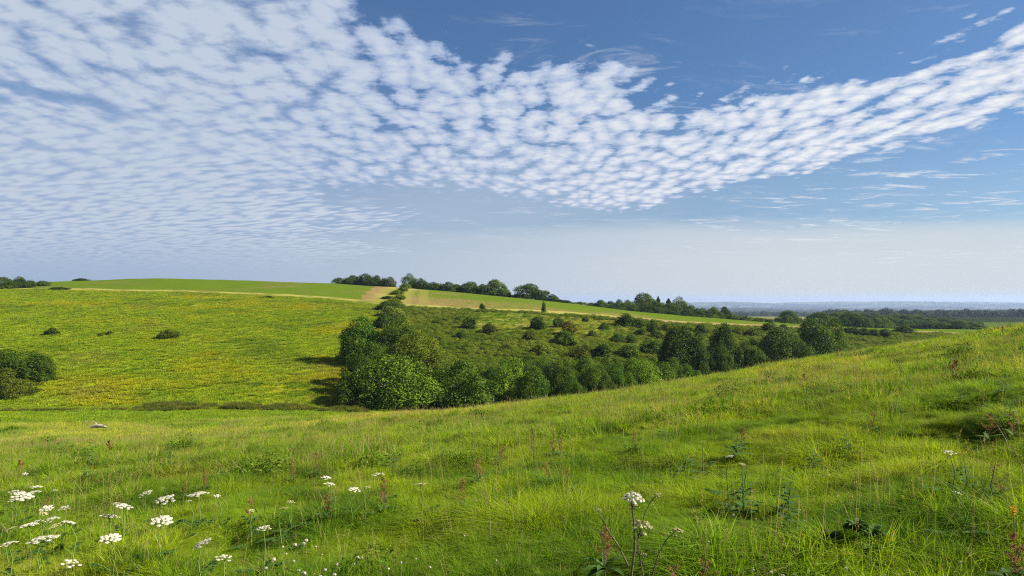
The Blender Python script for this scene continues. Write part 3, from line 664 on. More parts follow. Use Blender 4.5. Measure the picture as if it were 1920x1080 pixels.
# right-hand wood: many crowns
WG = 'trees of the wood behind the meadow shoulder'
for i in range(60):
    Y_ = 430+ (i % 6)*75 + plant_rng.uniform(-25, 25); px_ = 1558+ (i//6)*25 + plant_rng.uniform(-14, 14)
    base = 560+20.5*F/Y_*1.0
    top_ = np.interp(px_, [1560, 1650, 1720, 1800, 1900], [586, 589, 592, 598, 604]) - 0 + (600-Y_)*0.012 + plant_rng.uniform(-2, 3)
    plant('woodland_tree', ['oak_a', 'oak_b', 'oak_c'][i % 3], px_, Y_, top_, plant_rng.uniform(26, 36)*520/Y_, random.Random(i).choice([T_DRK, (0.8,.88,.8), (0.95,1.0,.9)]), 'dark green tree crowding in the wood behind the right shoulder of the meadow', 'tree', WG)
# scattered bushes: bracken slope
BG = 'thorn bushes scattered over the bracken slope'
bs = [(903,578,12,9,T_DRK,'tiny dark bush on the top edge of the bracken slope below the sandy margin'),(1020,577,9,11,T_MID,'tiny upright bush on the sandy margin of the crop'),(880,617,32,22,T_DRK,'dark bush with a peaked top on the left of the bracken slope'),(862,633,22,11,T_DRK,'small dark bush below the peaked one'),(858,604,12,9,T_DRK,'very small bush above and left of the peaked one'),
 (918,625,30,18,(1.0,.7,.9),'brownish bush with a pale patch beside the peaked bush'),(1010,617,30,24,T_DRK,'dark bush in the middle of the bracken slope, upper row'),(1047,613,22,17,T_DRK,'round dark bush left of the reddish one'),(1067,627,30,25,T_BRN,'reddish-brown bush in the middle of the bracken slope'),(1098,604,14,10,T_MID,'small green bush above the reddish one'),(1133,618,20,13,T_DRK,'small round bush right of the reddish one'),
 (1173,612,36,24,(0.8,.9,.8),'largest dark bush near the top right of the bracken slope'),(1195,613,30,15,T_MID,'low bush attached to the right of the largest top bush'),(993,640,32,20,(.9,.75,.8),'brownish low bush under the middle dark bush'),(1060,647,44,26,T_MID,'wide green bush below the reddish one'),(1097,658,16,11,T_DRK,'little dark bush right below the wide green one'),(1157,642,26,15,T_DRK,'dark bush on the right of the bracken slope, second row'),
 (1183,641,22,14,T_MID,'green bush beside the second row dark bush'),(1020,664,40,22,T_YEL,'yellowish-green bush low on the bracken slope'),(1223,623,26,20,T_DRK,'dark bush left of the gully trees, under the sandy margin'),(1232,633,24,14,T_MID,'green bush under the dark one left of the gully trees'),(1315,626,26,18,T_DRK,'dark bush on the slope between the gully trees and the sandy margin'),(1250,619,26,12,T_OLV,'olive bush along the sandy margin'),
 (1287,620,28,11,T_MID,'low green bush along the sandy margin, above the spreading gully tree'),(1412,632,30,16,(.9,.8,.9),'brownish bush right of the round-topped gully tree'),(1412,650,24,14,T_DRK,'dark bush low in the gully right of the round-topped tree'),(1443,622,34,17,T_DRK,'dark bush under the sandy margin above the blackish trees'),(1470,622,24,14,T_DRK,'small dark bush on the gully rim left of the largest tree'),(1385,626,26,12,T_OLV,'olive bush on the rim between two gully trees'),
 (1130,668,44,24,(1.2,1.2,1),'leafy bush behind the valley hedge, right of centre'),(1180,668,50,22,T_MID,'bush behind the valley hedge below the slope right part'),(1085,672,40,22,T_OLV,'olive bush right behind the valley hedge'),(1220,660,44,22,(1.0,1.1,.9),'bush between the valley hedge and the spreading gully tree'),(1330,668,30,20,T_MID,'bush at the foot of the gully trees'),(1110,632,20,12,T_DRK,'dark bush in the middle row right of the reddish one'),(1200,628,22,12,T_DRK,'bush right below the largest top bush'),(950,655,26,10,T_OLV,'flat olive bush low on the left bracken slope'),(1140,655,24,13,T_DRK,'dark low bush of the third row'), (820,608,26,8,T_DRK,'flat dark bramble bush beside the climbing hedge')]
for i, (px_, by, w_, hp, t_, lab) in enumerate(bs):
    Y_ = at_img(px_, by, float(valley_y(px_))+8, float(yt_edge(px_))+3)
    plant('thorn_bush', ['bush_a', 'bush_b', 'bush_c'][i % 3], px_, Y_, by-hp, w_, t_, lab, 'bush', BG)
# pasture bushes
for px_, by, w_, hp, t_, lab in ((98, 629, 26, 14, T_DRK, 'small black-green bush alone on the left of the pasture'), (317, 634, 38, 15, (.9,.75,.8), 'dark brownish bush alone in the middle of the pasture'), (206, 627, 14, 6, (.9,.8,.8), 'tiny dark bush between the two lone pasture bushes'), (187, 630, 12, 5, (1.,.8,.8), 'tiniest bush, left of the tiny one between the lone pasture bushes'),
                             (502, 559, 22, 4, (.8,.75,.8), 'flat bush on the pale margin above the pasture')):
    plant('pasture_bush', 'bush_b', px_, at_img(px_, by, 100, 262), by-hp, w_, t_, lab, 'bush')
plant('gorse_thicket', 'scrub_a', 14, 112, 656, 150, (0.72,0.78,0.85), 'big rounded dark green thicket at the left edge of the photo', 'thicket')
plant('gorse_bush', 'scrub_a', 10, 104, 692, 100, (1.05,0.80,1.0), 'brownish bush on the near side of the big left edge thicket', 'bush')
plant('gorse_bush', 'scrub_a', 70, 114, 664, 62, (0.75,0.75,0.85), 'dark bush forming the right shoulder of the left edge thicket', 'bush')

# ================================================================== grass, rushes and bracken (uncountable: scattered)
M_grass = leafy('grass_blades', (0.155,0.262,0.009), (0.232,0.318,0.011), 0.47, patch=[((0.060,0.135,0.008), 0.75, 0.50, 0.62, 0.85), ((0.075,0.160,0.008), 0.16, 0.50, 0.62, 0.6), ((0.290,0.290,0.035), 0.27, 0.54, 0.70, 0.65)], scale=0.30, rough=0.7, gloss=0.06, facevar=0.5, dead=0.07)
M_far_grass = leafy('meadow_hay', (0.240,0.285,0.016), (0.325,0.315,0.036), 0.35, patch=[((0.120,0.225,0.007), 0.10, 0.46, 0.60, 0.85)], scale=0.12, rough=0.8, gloss=0.08)
M_seed = leafy('seed_heads', (0.29,0.25,0.085), (0.36,0.31,0.11), 0.35, scale=0.5, rough=0.8, gloss=0.08)
M_past = leafy('pasture_grass', (0.175,0.260,0.010), (0.238,0.295,0.012), 0.38, patch=[((0.095,0.165,0.009), 0.075, 0.50, 0.66, 0.7), ((0.32,0.30,0.008), 0.030, 0.50, 0.64, 0.75), ((0.32,0.29,0.008), 0.18, 0.58, 0.74, 0.2), ((0.20,0.20,0.035), 0.05, 0.56, 0.70, 0.55)], scale=0.3, rough=0.8, gloss=0.08, facevar=0.2)
M_valley = leafy('valley_grass', (0.130,0.215,0.009), (0.190,0.250,0.012), 0.35, scale=0.2, gloss=0.08)
M_bracken = leafy('bracken_fronds', (0.088,0.138,0.010), (0.125,0.172,0.014), 0.28, patch=[((0.170,0.200,0.026), 0.06, 0.52, 0.66, 0.7)], scale=0.15, rough=0.9, gloss=0.03)
M_rush = leafy('rushes', (0.070,0.100,0.012), (0.120,0.125,0.020), 0.25, scale=0.3, rough=0.8, gloss=0.05)
M_herb = leafy('herb_leaves', (0.062,0.125,0.009), (0.095,0.160,0.012), 0.35, scale=0.6, rough=0.75, gloss=0.1)
M_dry = leafy('dry_straw', (0.234,0.195,0.084), (0.296,0.257,0.119), 0.25, scale=0.8)
def blades(r, n, rad, hmin, hmax, w, lean=0.5, curl=0.5, seg=3, bias=(0, 0), spread=1.0):
    """n curved tapering blades rooted inside a disc"""
    a_ = r.uniform(0, 2*math.pi, n); q_ = rad*np.sqrt(r.uniform(0, 1, n))
    bx, by = np.cos(a_)*q_, np.sin(a_)*q_
    dirn = np.stack([np.cos(a_)*spread*q_/max(rad, 1e-6)*lean + r.normal(0, lean*0.6, n)+bias[0], np.sin(a_)*spread*q_/max(rad, 1e-6)*lean + r.normal(0, lean*0.6, n)+bias[1]], 1)
    H = r.uniform(hmin, hmax, n); yaw = r.uniform(0, math.pi, n); sx, sy = np.cos(yaw), np.sin(yaw)
    wv = w*r.uniform(0.6, 1.3, n); V = []
    for k in range(seg+1):
        t = k/seg; off = dirn*(H*(t*0.55+curl*t*t*0.9))[:, None]
        z = H*(t-0.30*t*t*np.minimum(1.2, np.hypot(dirn[:, 0], dirn[:, 1]))*curl*2)
        ww = wv*(1-t**1.6)*0.5
        cx, cy_ = bx+off[:, 0], by+off[:, 1]
        if k < seg:
            V.append(np.stack([cx-sx*ww, cy_-sy*ww, z], 1)); V.append(np.stack([cx+sx*ww, cy_+sy*ww, z], 1))
        else: V.append(np.stack([cx, cy_, z], 1))
    V = np.stack(V, 1); m_ = V.shape[1]; base = np.arange(n)*m_
    Q = [np.stack([base+2*k, base+2*k+1, base+2*k+3, base+2*k+2], 1) for k in range(seg-1)]
    T = np.stack([base+m_-3, base+m_-2, base+m_-1], 1)
    return V.reshape(-1, 3), (np.concatenate(Q) if Q else np.zeros((0, 4), int)), T
def src(coll, name, me):
    o = bpy.data.objects.new(name, me); coll.objects.link(o)
def scatter(name, coll, P_, rot, scl, idx, mat=None):
    """one object whose points carry instances of the pieces in coll (plants nobody could count)"""
    me = bpy.data.meshes.new(name); me.vertices.add(len(P_)); me.vertices.foreach_set('co', np.asarray(P_, np.float32).ravel())
    for nm, typ, arr, key in (('rot', 'FLOAT_VECTOR', rot, 'vector'), ('scl', 'FLOAT_VECTOR', scl, 'vector'), ('idx', 'INT', idx, 'value')):
        at = me.attributes.new(nm, typ, 'POINT'); at.data.foreach_set(key, np.asarray(arr, np.int32 if typ == 'INT' else np.float32).ravel())
    o = obj(name, me); g = bpy.data.node_groups.new(name, 'GeometryNodeTree')
    g.interface.new_socket('Geometry', in_out='INPUT', socket_type='NodeSocketGeometry'); g.interface.new_socket('Geometry', in_out='OUTPUT', socket_type='NodeSocketGeometry')
    n = g.nodes; l = g.links
    gi = n.new('NodeGroupInput'); go = n.new('NodeGroupOutput'); ip = n.new('GeometryNodeInstanceOnPoints'); ci_ = n.new('GeometryNodeCollectionInfo')
    ci_.inputs['Collection'].default_value = coll; ci_.inputs['Separate Children'].default_value = True; ci_.inputs['Reset Children'].default_value = True
    ip.inputs['Pick Instance'].default_value = True
    def att(nm, typ):
        a_ = n.new('GeometryNodeInputNamedAttribute'); a_.data_type = typ; a_.inputs['Name'].default_value = nm; return a_.outputs['Attribute']
    l.new(gi.outputs[0], ip.inputs['Points']); l.new(ci_.outputs[0], ip.inputs['Instance'])
    l.new(att('idx', 'INT'), ip.inputs['Instance Index']); l.new(att('rot', 'FLOAT_VECTOR'), ip.inputs['Rotation']); l.new(att('scl', 'FLOAT_VECTOR'), ip.inputs['Scale'])
    l.new(ip.outputs[0], go.inputs[0])
    md = o.modifiers.new('scatter', 'NODES'); md.node_group = g
    return o
def pts(r, n, f, y0, y1, half=0.98, pad=2.5, power=1.0):
    """random ground points between two distances, wider than the view; f = keep probability"""
    y = y0+(y1-y0)*r.uniform(0, 1, n)**power; x = r.uniform(-1, 1, n)*(half*np.maximum(y, 0)+pad)
    p = f(x, y); k = r.uniform(0, 1, n) < p
    return x[k], y[k]
def lay(r, x, y, smin, smax, nvar, zs=(0.8, 1.2), tilt=0.08, idx=None, mul=None):
    n = len(x); P_ = np.stack([x, y, h(x, y)-0.01], 1)
    rot = np.stack([r.normal(0, tilt, n), r.normal(0, tilt, n), r.uniform(0, 6.283, n)], 1)
    s_ = r.uniform(smin, smax, n)*(1 if mul is None else mul); scl = np.stack([s_, s_, s_*r.uniform(*zs, n)], 1)
    return P_, rot, scl, (r.integers(0, nvar, n) if idx is None else idx)
r = np.random.default_rng(21)
# --- near grass
cn = bpy.data.collections.new('near_grass_pieces')
for k in range(6):
    a_ = Acc(); a_.add(*blades(r, 190, 0.15, 0.04, 0.17, 0.0072, 1.0, 0.9, bias=(0.05, -0.02))); a_.add(*blades(r, 7, 0.15, 0.14, 0.28, 0.005, 0.4, 0.6))
    src(cn, 'g%02d' % k, a_.mesh('grass_piece_%d' % k, M_grass))
for k in range(3):   # arching tussocks
    a_ = Acc(); a_.add(*blades(r, 240, 0.10, 0.10, 0.28, 0.0075, 1.0, 1.1, 4)); src(cn, 'h%02d' % k, a_.mesh('tussock_piece_%d' % k, M_grass))
for k in range(2):   # straw and seeding stems
    a_ = Acc(); a_.add(*blades(r, 9, 0.30, 0.25, 0.50, 0.0030, 0.5, 0.7)); src(cn, 'i%02d' % k, a_.mesh('straw_piece_%d' % k, M_dry))
def seed_piece(rr, n, rad, h0, h1, hw, hl, nl, mat_leaf):
    a_ = Acc(); P_ = []; N_ = []
    for i in range(n):
        an = rr.uniform(0, 6.28); q_ = rad*math.sqrt(rr.uniform()); x, y = math.cos(an)*q_, math.sin(an)*q_
        H = rr.uniform(h0, h1); lx, ly = rr.normal(0, .12, 2)
        V, Q = tube([(x, y, 0), (x+lx*H*.4, y+ly*H*.4, H*.55), (x+lx*H, y+ly*H, H)], [hw*.09, hw*.07, hw*.04], 3); a_.add(V, Q)
        t = rr.uniform(0, 1, nl); P_.append(np.stack([x+lx*H*(1-.3*(1-t))+rr.normal(0, hw*.45, nl)*(1.1-t), y+ly*H*(1-.3*(1-t))+rr.normal(0, hw*.45, nl)*(1.1-t), H-hl*(1-t)], 1))
    P_ = np.concatenate(P_); V, Q = leaves(P_, np.tile([0, 0, 1.0], (len(P_), 1)), hw*0.55, rr, 0.45, 2.0); a_.add(V, Q)
    return a_.mesh('seeding_grass_piece', mat_leaf)
for k in range(3): src(cn, 'j%02d' % k, seed_piece(r, 7, 0.3, 0.28, 0.50, 0.016, 0.07, 16, M_seed))
for k in range(3):   # leafy herbs low in the sward
    a_ = Acc(); m_ = 120; an = r.uniform(0, 6.28, m_); q_ = 0.28*np.sqrt(r.uniform(0, 1, m_))
    P_ = np.stack([np.cos(an)*q_, np.sin(an)*q_, r.uniform(0.05, 0.22, m_)*(1.2-q_/0.35)], 1)
    a_.add(*leaves(P_, np.tile([0, 0, 1.0], (m_, 1)), 0.032, r, 0.5, 0.7)); src(cn, 'k%02d' % k, a_.mesh('herb_piece_%d' % k, M_herb))
NV = 17
tus = lambda x, y: fbm(x/1.3, y/1.3, 200, 2)
def sizes(x, y): return 0.80+1.8*np.clip(fbm(x/0.8, y/0.8, 210, 3)+0.03, -0.26, 0.32)+0.25*fbm(x/6, y/6, 211, 2)
x, y = pts(r, 17000, lambda x, y: np.ones_like(x), 1.2, 13, 0.85, 1.6, 0.75)
n_ = len(x); u_ = r.uniform(0, 1, n_); tz = tus(x, y)
idx = r.integers(0, 6, n_)
idx = np.where((u_ < 0.10+0.5*np.clip(tz, 0, 1)), 6+r.integers(0, 3, n_), idx)
idx = np.where((u_ > 0.965), 9+r.integers(0, 2, n_), idx); idx = np.where((u_ > 0.978), 11+r.integers(0, 3, n_), idx)
hb = fbm(x/0.7, y/0.7, 230, 2) > 0.25; idx = np.where(hb & (u_ < 0.5), 14+r.integers(0, 3, n_), idx)
near = lay(r, x, y, 0.75, 1.2, NV, (0.85, 1.2), 0.10, idx, sizes(x, y))
tag(scatter('meadow_grass', cn, *near), 'long green meadow grass with tussocks and seeding stems in the foreground', 'grass', kind='stuff')
# --- middle distance grass: coarser pieces
cm = bpy.data.collections.new('mid_grass_pieces')
for k in range(5):
    a_ = Acc(); a_.add(*blades(r, 150, 0.30, 0.06, 0.22, 0.014, 0.9, 0.8, 3)); a_.add(*blades(r, 6, 0.3, 0.18, 0.34, 0.010, 0.4, 0.5, 2)); src(cm, 'a%02d' % k, a_.mesh('mid_grass_piece_%d' % k, M_grass))
for k in range(2):
    a_ = Acc(); a_.add(*blades(r, 170, 0.20, 0.18, 0.42, 0.014, 0.9, 1.0, 3)); src(cm, 'b%02d' % k, a_.mesh('mid_tussock_piece_%d' % k, M_grass))
for k in range(3): src(cm, 'c%02d' % k, seed_piece(r, 14, 0.5, 0.28, 0.50, 0.028, 0.10, 10, M_seed))
for k in range(2):
    a_ = Acc(); m_ = 170; an = r.uniform(0, 6.28, m_); q_ = 0.32*np.sqrt(r.uniform(0, 1, m_))
    P_ = np.stack([np.cos(an)*q_, np.sin(an)*q_, r.uniform(0.08, 0.36, m_)*(1.15-q_/0.5)], 1)
    a_.add(*leaves(P_, np.tile([0, 0, 1.0], (m_, 1)), 0.055, r, 0.5, 0.7)); src(cm, 'd%02d' % k, a_.mesh('mid_herb_piece_%d' % k, M_herb))
x, y = pts(r, 30000, lambda x, y: np.ones_like(x), 12.5, 38, 0.92, 2, 0.8)
n_ = len(x); u_ = r.uniform(0, 1, n_); tz = fbm(x/2.4, y/2.4, 200, 2); idx = r.integers(0, 5, n_)
idx = np.where(u_ < 0.06+0.5*np.clip(tz, 0, 1), 5+r.integers(0, 2, n_), idx)
idx = np.where(u_ > 0.97-0.05*sst(y, 14, 38), 7+r.integers(0, 3, n_), idx)
hb = (fbm(x/1.6, y/1.6, 230, 2) > 0.29-0.10*sst(x, 6, 25)); idx = np.where(hb & (u_ < 0.45), 10+r.integers(0, 2, n_), idx)
tag(scatter('mid_meadow_grass', cm, *lay(r, x, y, 0.8, 1.2, 12, (0.8, 1.2), 0.06, idx, sizes(x, y))), 'rough green meadow grass with leafy weeds in the middle of the field', 'grass', kind='stuff')
# --- hay-coloured grass out to the crest and over it
cf = bpy.data.collections.new('far_grass_pieces')
for k in range(4):
    a_ = Acc(); a_.add(*blades(r, 200, 0.8, 0.14, 0.38, 0.030, 0.5, 0.55, 2)); src(cf, 'a%02d' % k, a_.mesh('hay_piece_%d' % k, M_far_grass))
for k in range(3):
    a_ = Acc(); a_.add(*blades(r, 170, 0.8, 0.15, 0.42, 0.030, 0.5, 0.55, 2)); src(cf, 'b%02d' % k, a_.mesh('green_piece_%d' % k, M_grass))
for k in range(3): src(cf, 'c%02d' % k, seed_piece(r, 30, 0.8, 0.30, 0.52, 0.050, 0.13, 7, M_seed))
for k in range(2):
    a_ = Acc(); m_ = 200; an = r.uniform(0, 6.28, m_); q_ = 0.45*np.sqrt(r.uniform(0, 1, m_))
    P_ = np.stack([np.cos(an)*q_, np.sin(an)*q_, r.uniform(0.1, 0.48, m_)*(1.1-q_/0.7)], 1)
    a_.add(*leaves(P_, np.tile([0, 0, 1.0], (m_, 1)), 0.095, r, 0.5, 0.7)); src(cf, 'd%02d' % k, a_.mesh('far_herb_piece_%d' % k, M_herb))
x, y = pts(r, 24000, lambda x, y: np.ones_like(x), 36, 74, 0.95, 3, 1.0)
n_ = len(x); u_ = r.uniform(0, 1, n_); idx = r.integers(0, 4, n_)
gr = sst(fbm(x/9, y/9, 240, 3)+0.20*sst(x, 2, 30), -0.02, 0.25); idx = np.where(u_ < 0.15+0.75*gr, 4+r.integers(0, 3, n_), idx)
idx = np.where(u_ > 0.90, 7+r.integers(0, 3, n_), idx)
hb = fbm(x/2.8, y/2.8, 250, 2) > 0.30-0.16*sst(x, 8, 30); idx = np.where(hb & (u_ < .45), 10+r.integers(0, 2, n_), idx)
tag(scatter('crest_hay_grass', cf, *lay(r, x, y, 0.8, 1.2, 12, (0.8, 1.25), 0.05, idx, np.clip(sizes(x, y), .65, 1.0))), 'straw-coloured seeding grass along the crest of the meadow', 'grass', kind='stuff')
# --- valley floor, pasture, bracken, rushes
cp_ = bpy.data.collections.new('pasture_pieces')
for k in range(5):
    a_ = Acc(); a_.add(*blades(r, 110, 0.8, 0.10, 0.30, 0.075, 0.6, 0.6, 2)); src(cp_, 'a%02d' % k, a_.mesh('pasture_piece_%d' % k, M_past))
for k in range(2):
    a_ = Acc(); a_.add(*blades(r, 110, 0.40, 0.25, 0.55, 0.065, 0.7, 0.8, 2)); src(cp_, 'b%02d' % k, a_.mesh('pasture_tussock_%d' % k, M_past))
def inpast(x, y):
    px = 960+F*x/y
    return ((x < hedge_x(y)-1) & (y > valley_y(px)+3) & (y < yt_edge(px)-1)).astype(float)
x, y = pts(r, 60000, inpast, 92, 265, 0.82, 3, 0.8)
n_ = len(x); u_ = r.uniform(0, 1, n_); idx = np.where(u_ < 0.12+0.5*np.clip(fbm(x/5, y/5, 260, 2), 0, 1), 5+r.integers(0, 2, n_), r.integers(0, 5, n_))
tag(scatter('pasture_grass', cp_, *lay(r, x, y, 0.8, 1.5, 7, (0.7, 1.2), 0.05, idx)), 'yellowish-green rough grass covering the hillside pasture', 'grass', kind='stuff')
cv = bpy.data.collections.new('valley_pieces')
for k in range(3):
    a_ = Acc(); a_.add(*blades(r, 130, 0.7, 0.06, 0.20, 0.05, 0.6, 0.5, 2)); src(cv, 'a%02d' % k, a_.mesh('valley_piece_%d' % k, M_valley))
x, y = pts(r, 9000, lambda x, y: ((960+F*x/y < 700)).astype(float), 66, 98, 0.85, 3)
tag(scatter('valley_grass', cv, *lay(r, x, y, 0.8, 1.3, 3)), 'short bright green grass on the valley floor', 'grass', kind='stuff')
cr_ = bpy.data.collections.new('rush_pieces')
for k in range(3):
    a_ = Acc(); a_.add(*blades(r, 120, 0.45, 0.5, 1.15, 0.05, 0.28, 0.3, 2)); src(cr_, 'a%02d' % k, a_.mesh('rush_piece_%d' % k, M_rush))
def rushline(x, y):
    px = 960+F*x/y; yv = valley_y(px)-0.3+1.6*np.sin(x*0.12)+1.2*fbm(x/6, x*0+3, 270, 2)*2
    wd = 0.7+1.9*sst(px, 180, 330)
    return ((np.abs(y-yv) < wd*(0.55+1.6*np.clip(fbm(x/4, y*0, 274, 2)+.2, 0, .6))) & (px < 690)).astype(float)*np.clip(0.70+1.6*fbm(x/2.5, y/2.5, 272, 2), 0, 1)*(1-0.8*sst(px, 540, 680))
x, y = pts(r, 30000, rushline, 90, 104, 0.85, 3)
px = 960+F*x/y
tag(scatter('rush_bed', cr_, *lay(r, x, y, 0.7, 1.1, 3, (0.7, 1.15), 0.05, None, np.where((px < 250), 0.45, 0.75)*(0.85+1.5*fbm(x/2.2, y/2.2, 273, 3)))), 'dark brown-green rushes in a strip along the stream at the foot of the pasture', 'rushes', kind='stuff')
cb = bpy.data.collections.new('bracken_pieces')
for k in range(5):
    a_ = Acc(); m_ = 150; an = r.uniform(0, 6.28, m_); q_ = 0.95*np.sqrt(r.uniform(0, 1, m_))
    P_ = np.stack([np.cos(an)*q_, np.sin(an)*q_, (0.95-0.55*(q_/0.95)**2)*r.uniform(0.55, 1.05, m_)], 1)
    nr = np.stack([np.cos(an)*q_*0.7, np.sin(an)*q_*0.7, np.full(m_, 1.0)], 1)
    a_.add(*leaves(P_, nr, 0.25, r, 0.42, 0.55)); src(cb, 'a%02d' % k, a_.mesh('bracken_piece_%d' % k, M_bracken))
for k in range(2):
    a_ = Acc(); a_.add(*blades(r, 120, 0.8, 0.15, 0.5, 0.08, 0.6, 0.6, 2)); src(cb, 'b%02d' % k, a_.mesh('bracken_grass_%d' % k, M_far_grass))
def inbr(x, y):
    px = 960+F*x/y
    return ((x > hedge_x(y)+1) & (y > valley_y(px)+6) & (y < yt_edge(px)-1)).astype(float)
x, y = pts(r, 46000, inbr, 108, 262, 0.80, 3, 0.85)
px = 960+F*x/y; n_ = len(x); u_ = r.uniform(0, 1, n_)
gy_ = sst(px, 840, 900)*(1-sst(px, 1130, 1220))*sst(y, 172, 190)*(1-sst(y, yt_edge(px)-9, yt_edge(px)-6))
idx = np.where(u_ < 0.08+0.85*gy_, 5+r.integers(0, 2, n_), r.integers(0, 5, n_))
tag(scatter('bracken', cb, *lay(r, x, y, 0.8, 1.25, 7, (0.40, 0.85), 0.06, idx, 0.90+0.5*fbm(x/6, y/6, 280, 2))), 'dark olive bracken and bramble cover on the slope between hedge and gully', 'bracken', kind='stuff')
# --- far woods: crowns too many and too far to tell apart
cw = bpy.data.collections.new('far_wood_pieces')
M_wood = leafy('far_wood_leaves', (0.030,0.051,0.008), (0.047,0.072,0.011), 0.1, scale=0.004, rough=0.9, gloss=0.02)
for k in range(3):
    rr = np.random.default_rng(400+k); a_ = Acc(); L = lobes_dome(rr, 22, 12, 14, (2.5, 4.2)); L = np.array(L)
    kk = rr.integers(0, len(L), 700); dv = unit(rr.normal(0, 1, (700, 3))+[0, 0, .4]); P_ = L[kk, :3]+dv*L[kk, 3:4]*rr.uniform(.8, 1.05, (700, 1))
    a_.add(*leaves(P_, dv+[0, 0, .3], 2.0, rr, .8, .5)); src(cw, 'a%02d' % k, a_.mesh('far_wood_piece_%d' % k, M_wood))
def inwood(x, y):
    fx, fy = x/420, y/900
    belt = np.abs(fbm(fx, fy, 300, 3)) < 0.022+0.02*sst(y, 3000, 9000); wood = fbm(x/900, y/1300, 310, 3) > 0.16-0.10*sst(y, 1200, 2200)*(1-sst(y, 4500, 6000))
    px = 960+F*x/y
    return ((belt | wood) & (px > 1050) & ((y > 1000))).astype(float)
x, y = pts(r, 90000, inwood, 1000, 9500, 0.85, 3, 0.8)
x2, y2 = pts(r, 4000, lambda x, y: ((960+F*x/y > 1540)).astype(float), 1000, 1700, 0.85, 3, 0.8)
x = np.concatenate([x, x2]); y = np.concatenate([y, y2])
tag(scatter('distant_woodland', cw, *lay(r, x, y, 0.6, 1.1, 3, (0.8, 1.2), 0.03, None, 1+0.6*sst(y, 3000, 9000))), 'dark belts of far-off woodland fading blue towards the horizon', 'woodland', kind='stuff')
# ================================================================== air
bm_v = [(-29000, -40, -260), (29000, -40, -260), (29000, 15800, -260), (-29000, 15800, -260), (-29000, -40, 32), (29000, -40, 32), (29000, 15800, 32), (-29000, 15800, 32)]
bm_q = [(0, 3, 2, 1), (4, 5, 6, 7), (0, 1, 5, 4), (1, 2, 6, 5), (2, 3, 7, 6), (3, 0, 4, 7)]
m_hz = bpy.data.materials.new('haze_air'); m_hz.use_nodes = True; m_hz.node_tree.nodes.clear(); NH = NT(m_hz.node_tree)
pv = NH.node('ShaderNodeVolumePrincipled'); pv.inputs['Color'].default_value = (0.42, 0.54, 0.78, 1); pv.inputs['Density'].default_value = 9e-5; pv.inputs['Anisotropy'].default_value = 0.2
ho = NH.node('ShaderNodeOutputMaterial'); NH.l.new(pv.outputs[0], ho.inputs['Volume'])
hz = obj('haze', mesh_np('haze', bm_v, np.array(bm_q), m_hz)); tag(hz, 'pale blue haze in the air towards the horizon', 'haze', kind='stuff')
# ================================================================== flowers and tall weeds one can point at
def plain(name, colr, rough=0.7, trans=0.0, var=0.2):
    return leafy(name, tuple(c*0.92 for c in colr), tuple(min(1, c*1.08) for c in colr), trans, scale=3.0, rough=rough, gloss=0.15, facevar=var)
M_umbel = plain('hogweed_florets', (0.50,0.48,0.37), 0.8, 0.15, 0.12); M_cream = plain('fading_florets', (0.42,0.40,0.19), 0.8, 0.15)
M_stem = plain('flower_stem', (0.10,0.16,0.03), 0.8); M_dstem = plain('dry_flower_stem', (0.085,0.075,0.045), 0.7)
M_dockr = plain('dock_seed_spikes', (0.215,0.090,0.034), 0.8, 0.15, 0.5); M_weed = plain('thistle_leaves', (0.045,0.095,0.014), 0.7, 0.25, 0.35)
M_clov = plain('clover_florets', (0.48,0.45,0.36), 0.8, 0.1, 0.2); M_wood_dead = plain('weathered_wood', (0.34,0.29,0.22), 0.8)
M_orange = plain('orange_petals', (0.55,0.26,0.02), 0.7, 0.2)
fr = np.random.default_rng(77)
def umbel_mesh(name, n, rad, mat):
    a_ = Acc(); b_ = Acc(); ga = 2.39996
    for i in range(n):
        q_ = rad*math.sqrt((i+0.4)/n)*fr.uniform(0.9, 1.1); an = i*ga+fr.uniform(-.25, .25); cx, cy_ = math.cos(an)*q_, math.sin(an)*q_; cz = 0.10*rad-0.45*q_*q_/rad+fr.uniform(-.05, .05)*rad
        ur = rad*fr.uniform(0.16, 0.25); V = []; 
        for k in range(3):
            for j in range(8):
                ph = k*0.55; V.append((cx+ur*math.cos(j*math.pi/4)*math.sin(ph+0.45)*fr.uniform(.9, 1.15), cy_+ur*math.sin(j*math.pi/4)*math.sin(ph+0.45)*fr.uniform(.9, 1.15), cz+ur*0.45*(math.cos(ph+.45)-0.5)))
        Q = [(k*8+j, (k+1)*8+j, (k+1)*8+(j+1) % 8, k*8+(j+1) % 8) for k in range(2) for j in range(8)]
        V.append((cx, cy_, cz+ur*0.27)); T = [(24, j, (j+1) % 8) for j in range(8)]
        a_.add(V, Q, T)
        m_ = 26; tt = fr.normal(0, 1, (m_, 3)); tt[:, 2] = abs(tt[:, 2]); tt = unit(tt); P_ = np.array([cx, cy_, cz])+tt*np.array([ur, ur, ur*.5])*0.98
        a_.add(*leaves(P_, tt, rad*0.085, fr, 0.9, 0.5))
        b_.add(*tube([(0, 0, -rad*0.75), (cx*.6, cy_*.6, cz-rad*.42), (cx, cy_, cz-ur*.1)], [rad*.022, rad*.018, rad*.012], 4))
    return a_.mesh(name, mat), b_.mesh(name+'_rays', M_stem)
UM = [umbel_mesh('umbel_%d' % k, n, 0.07, m) for k, (n, m) in enumerate(((15, M_umbel), (19, M_umbel), (12, M_umbel), (14, M_cream)))]
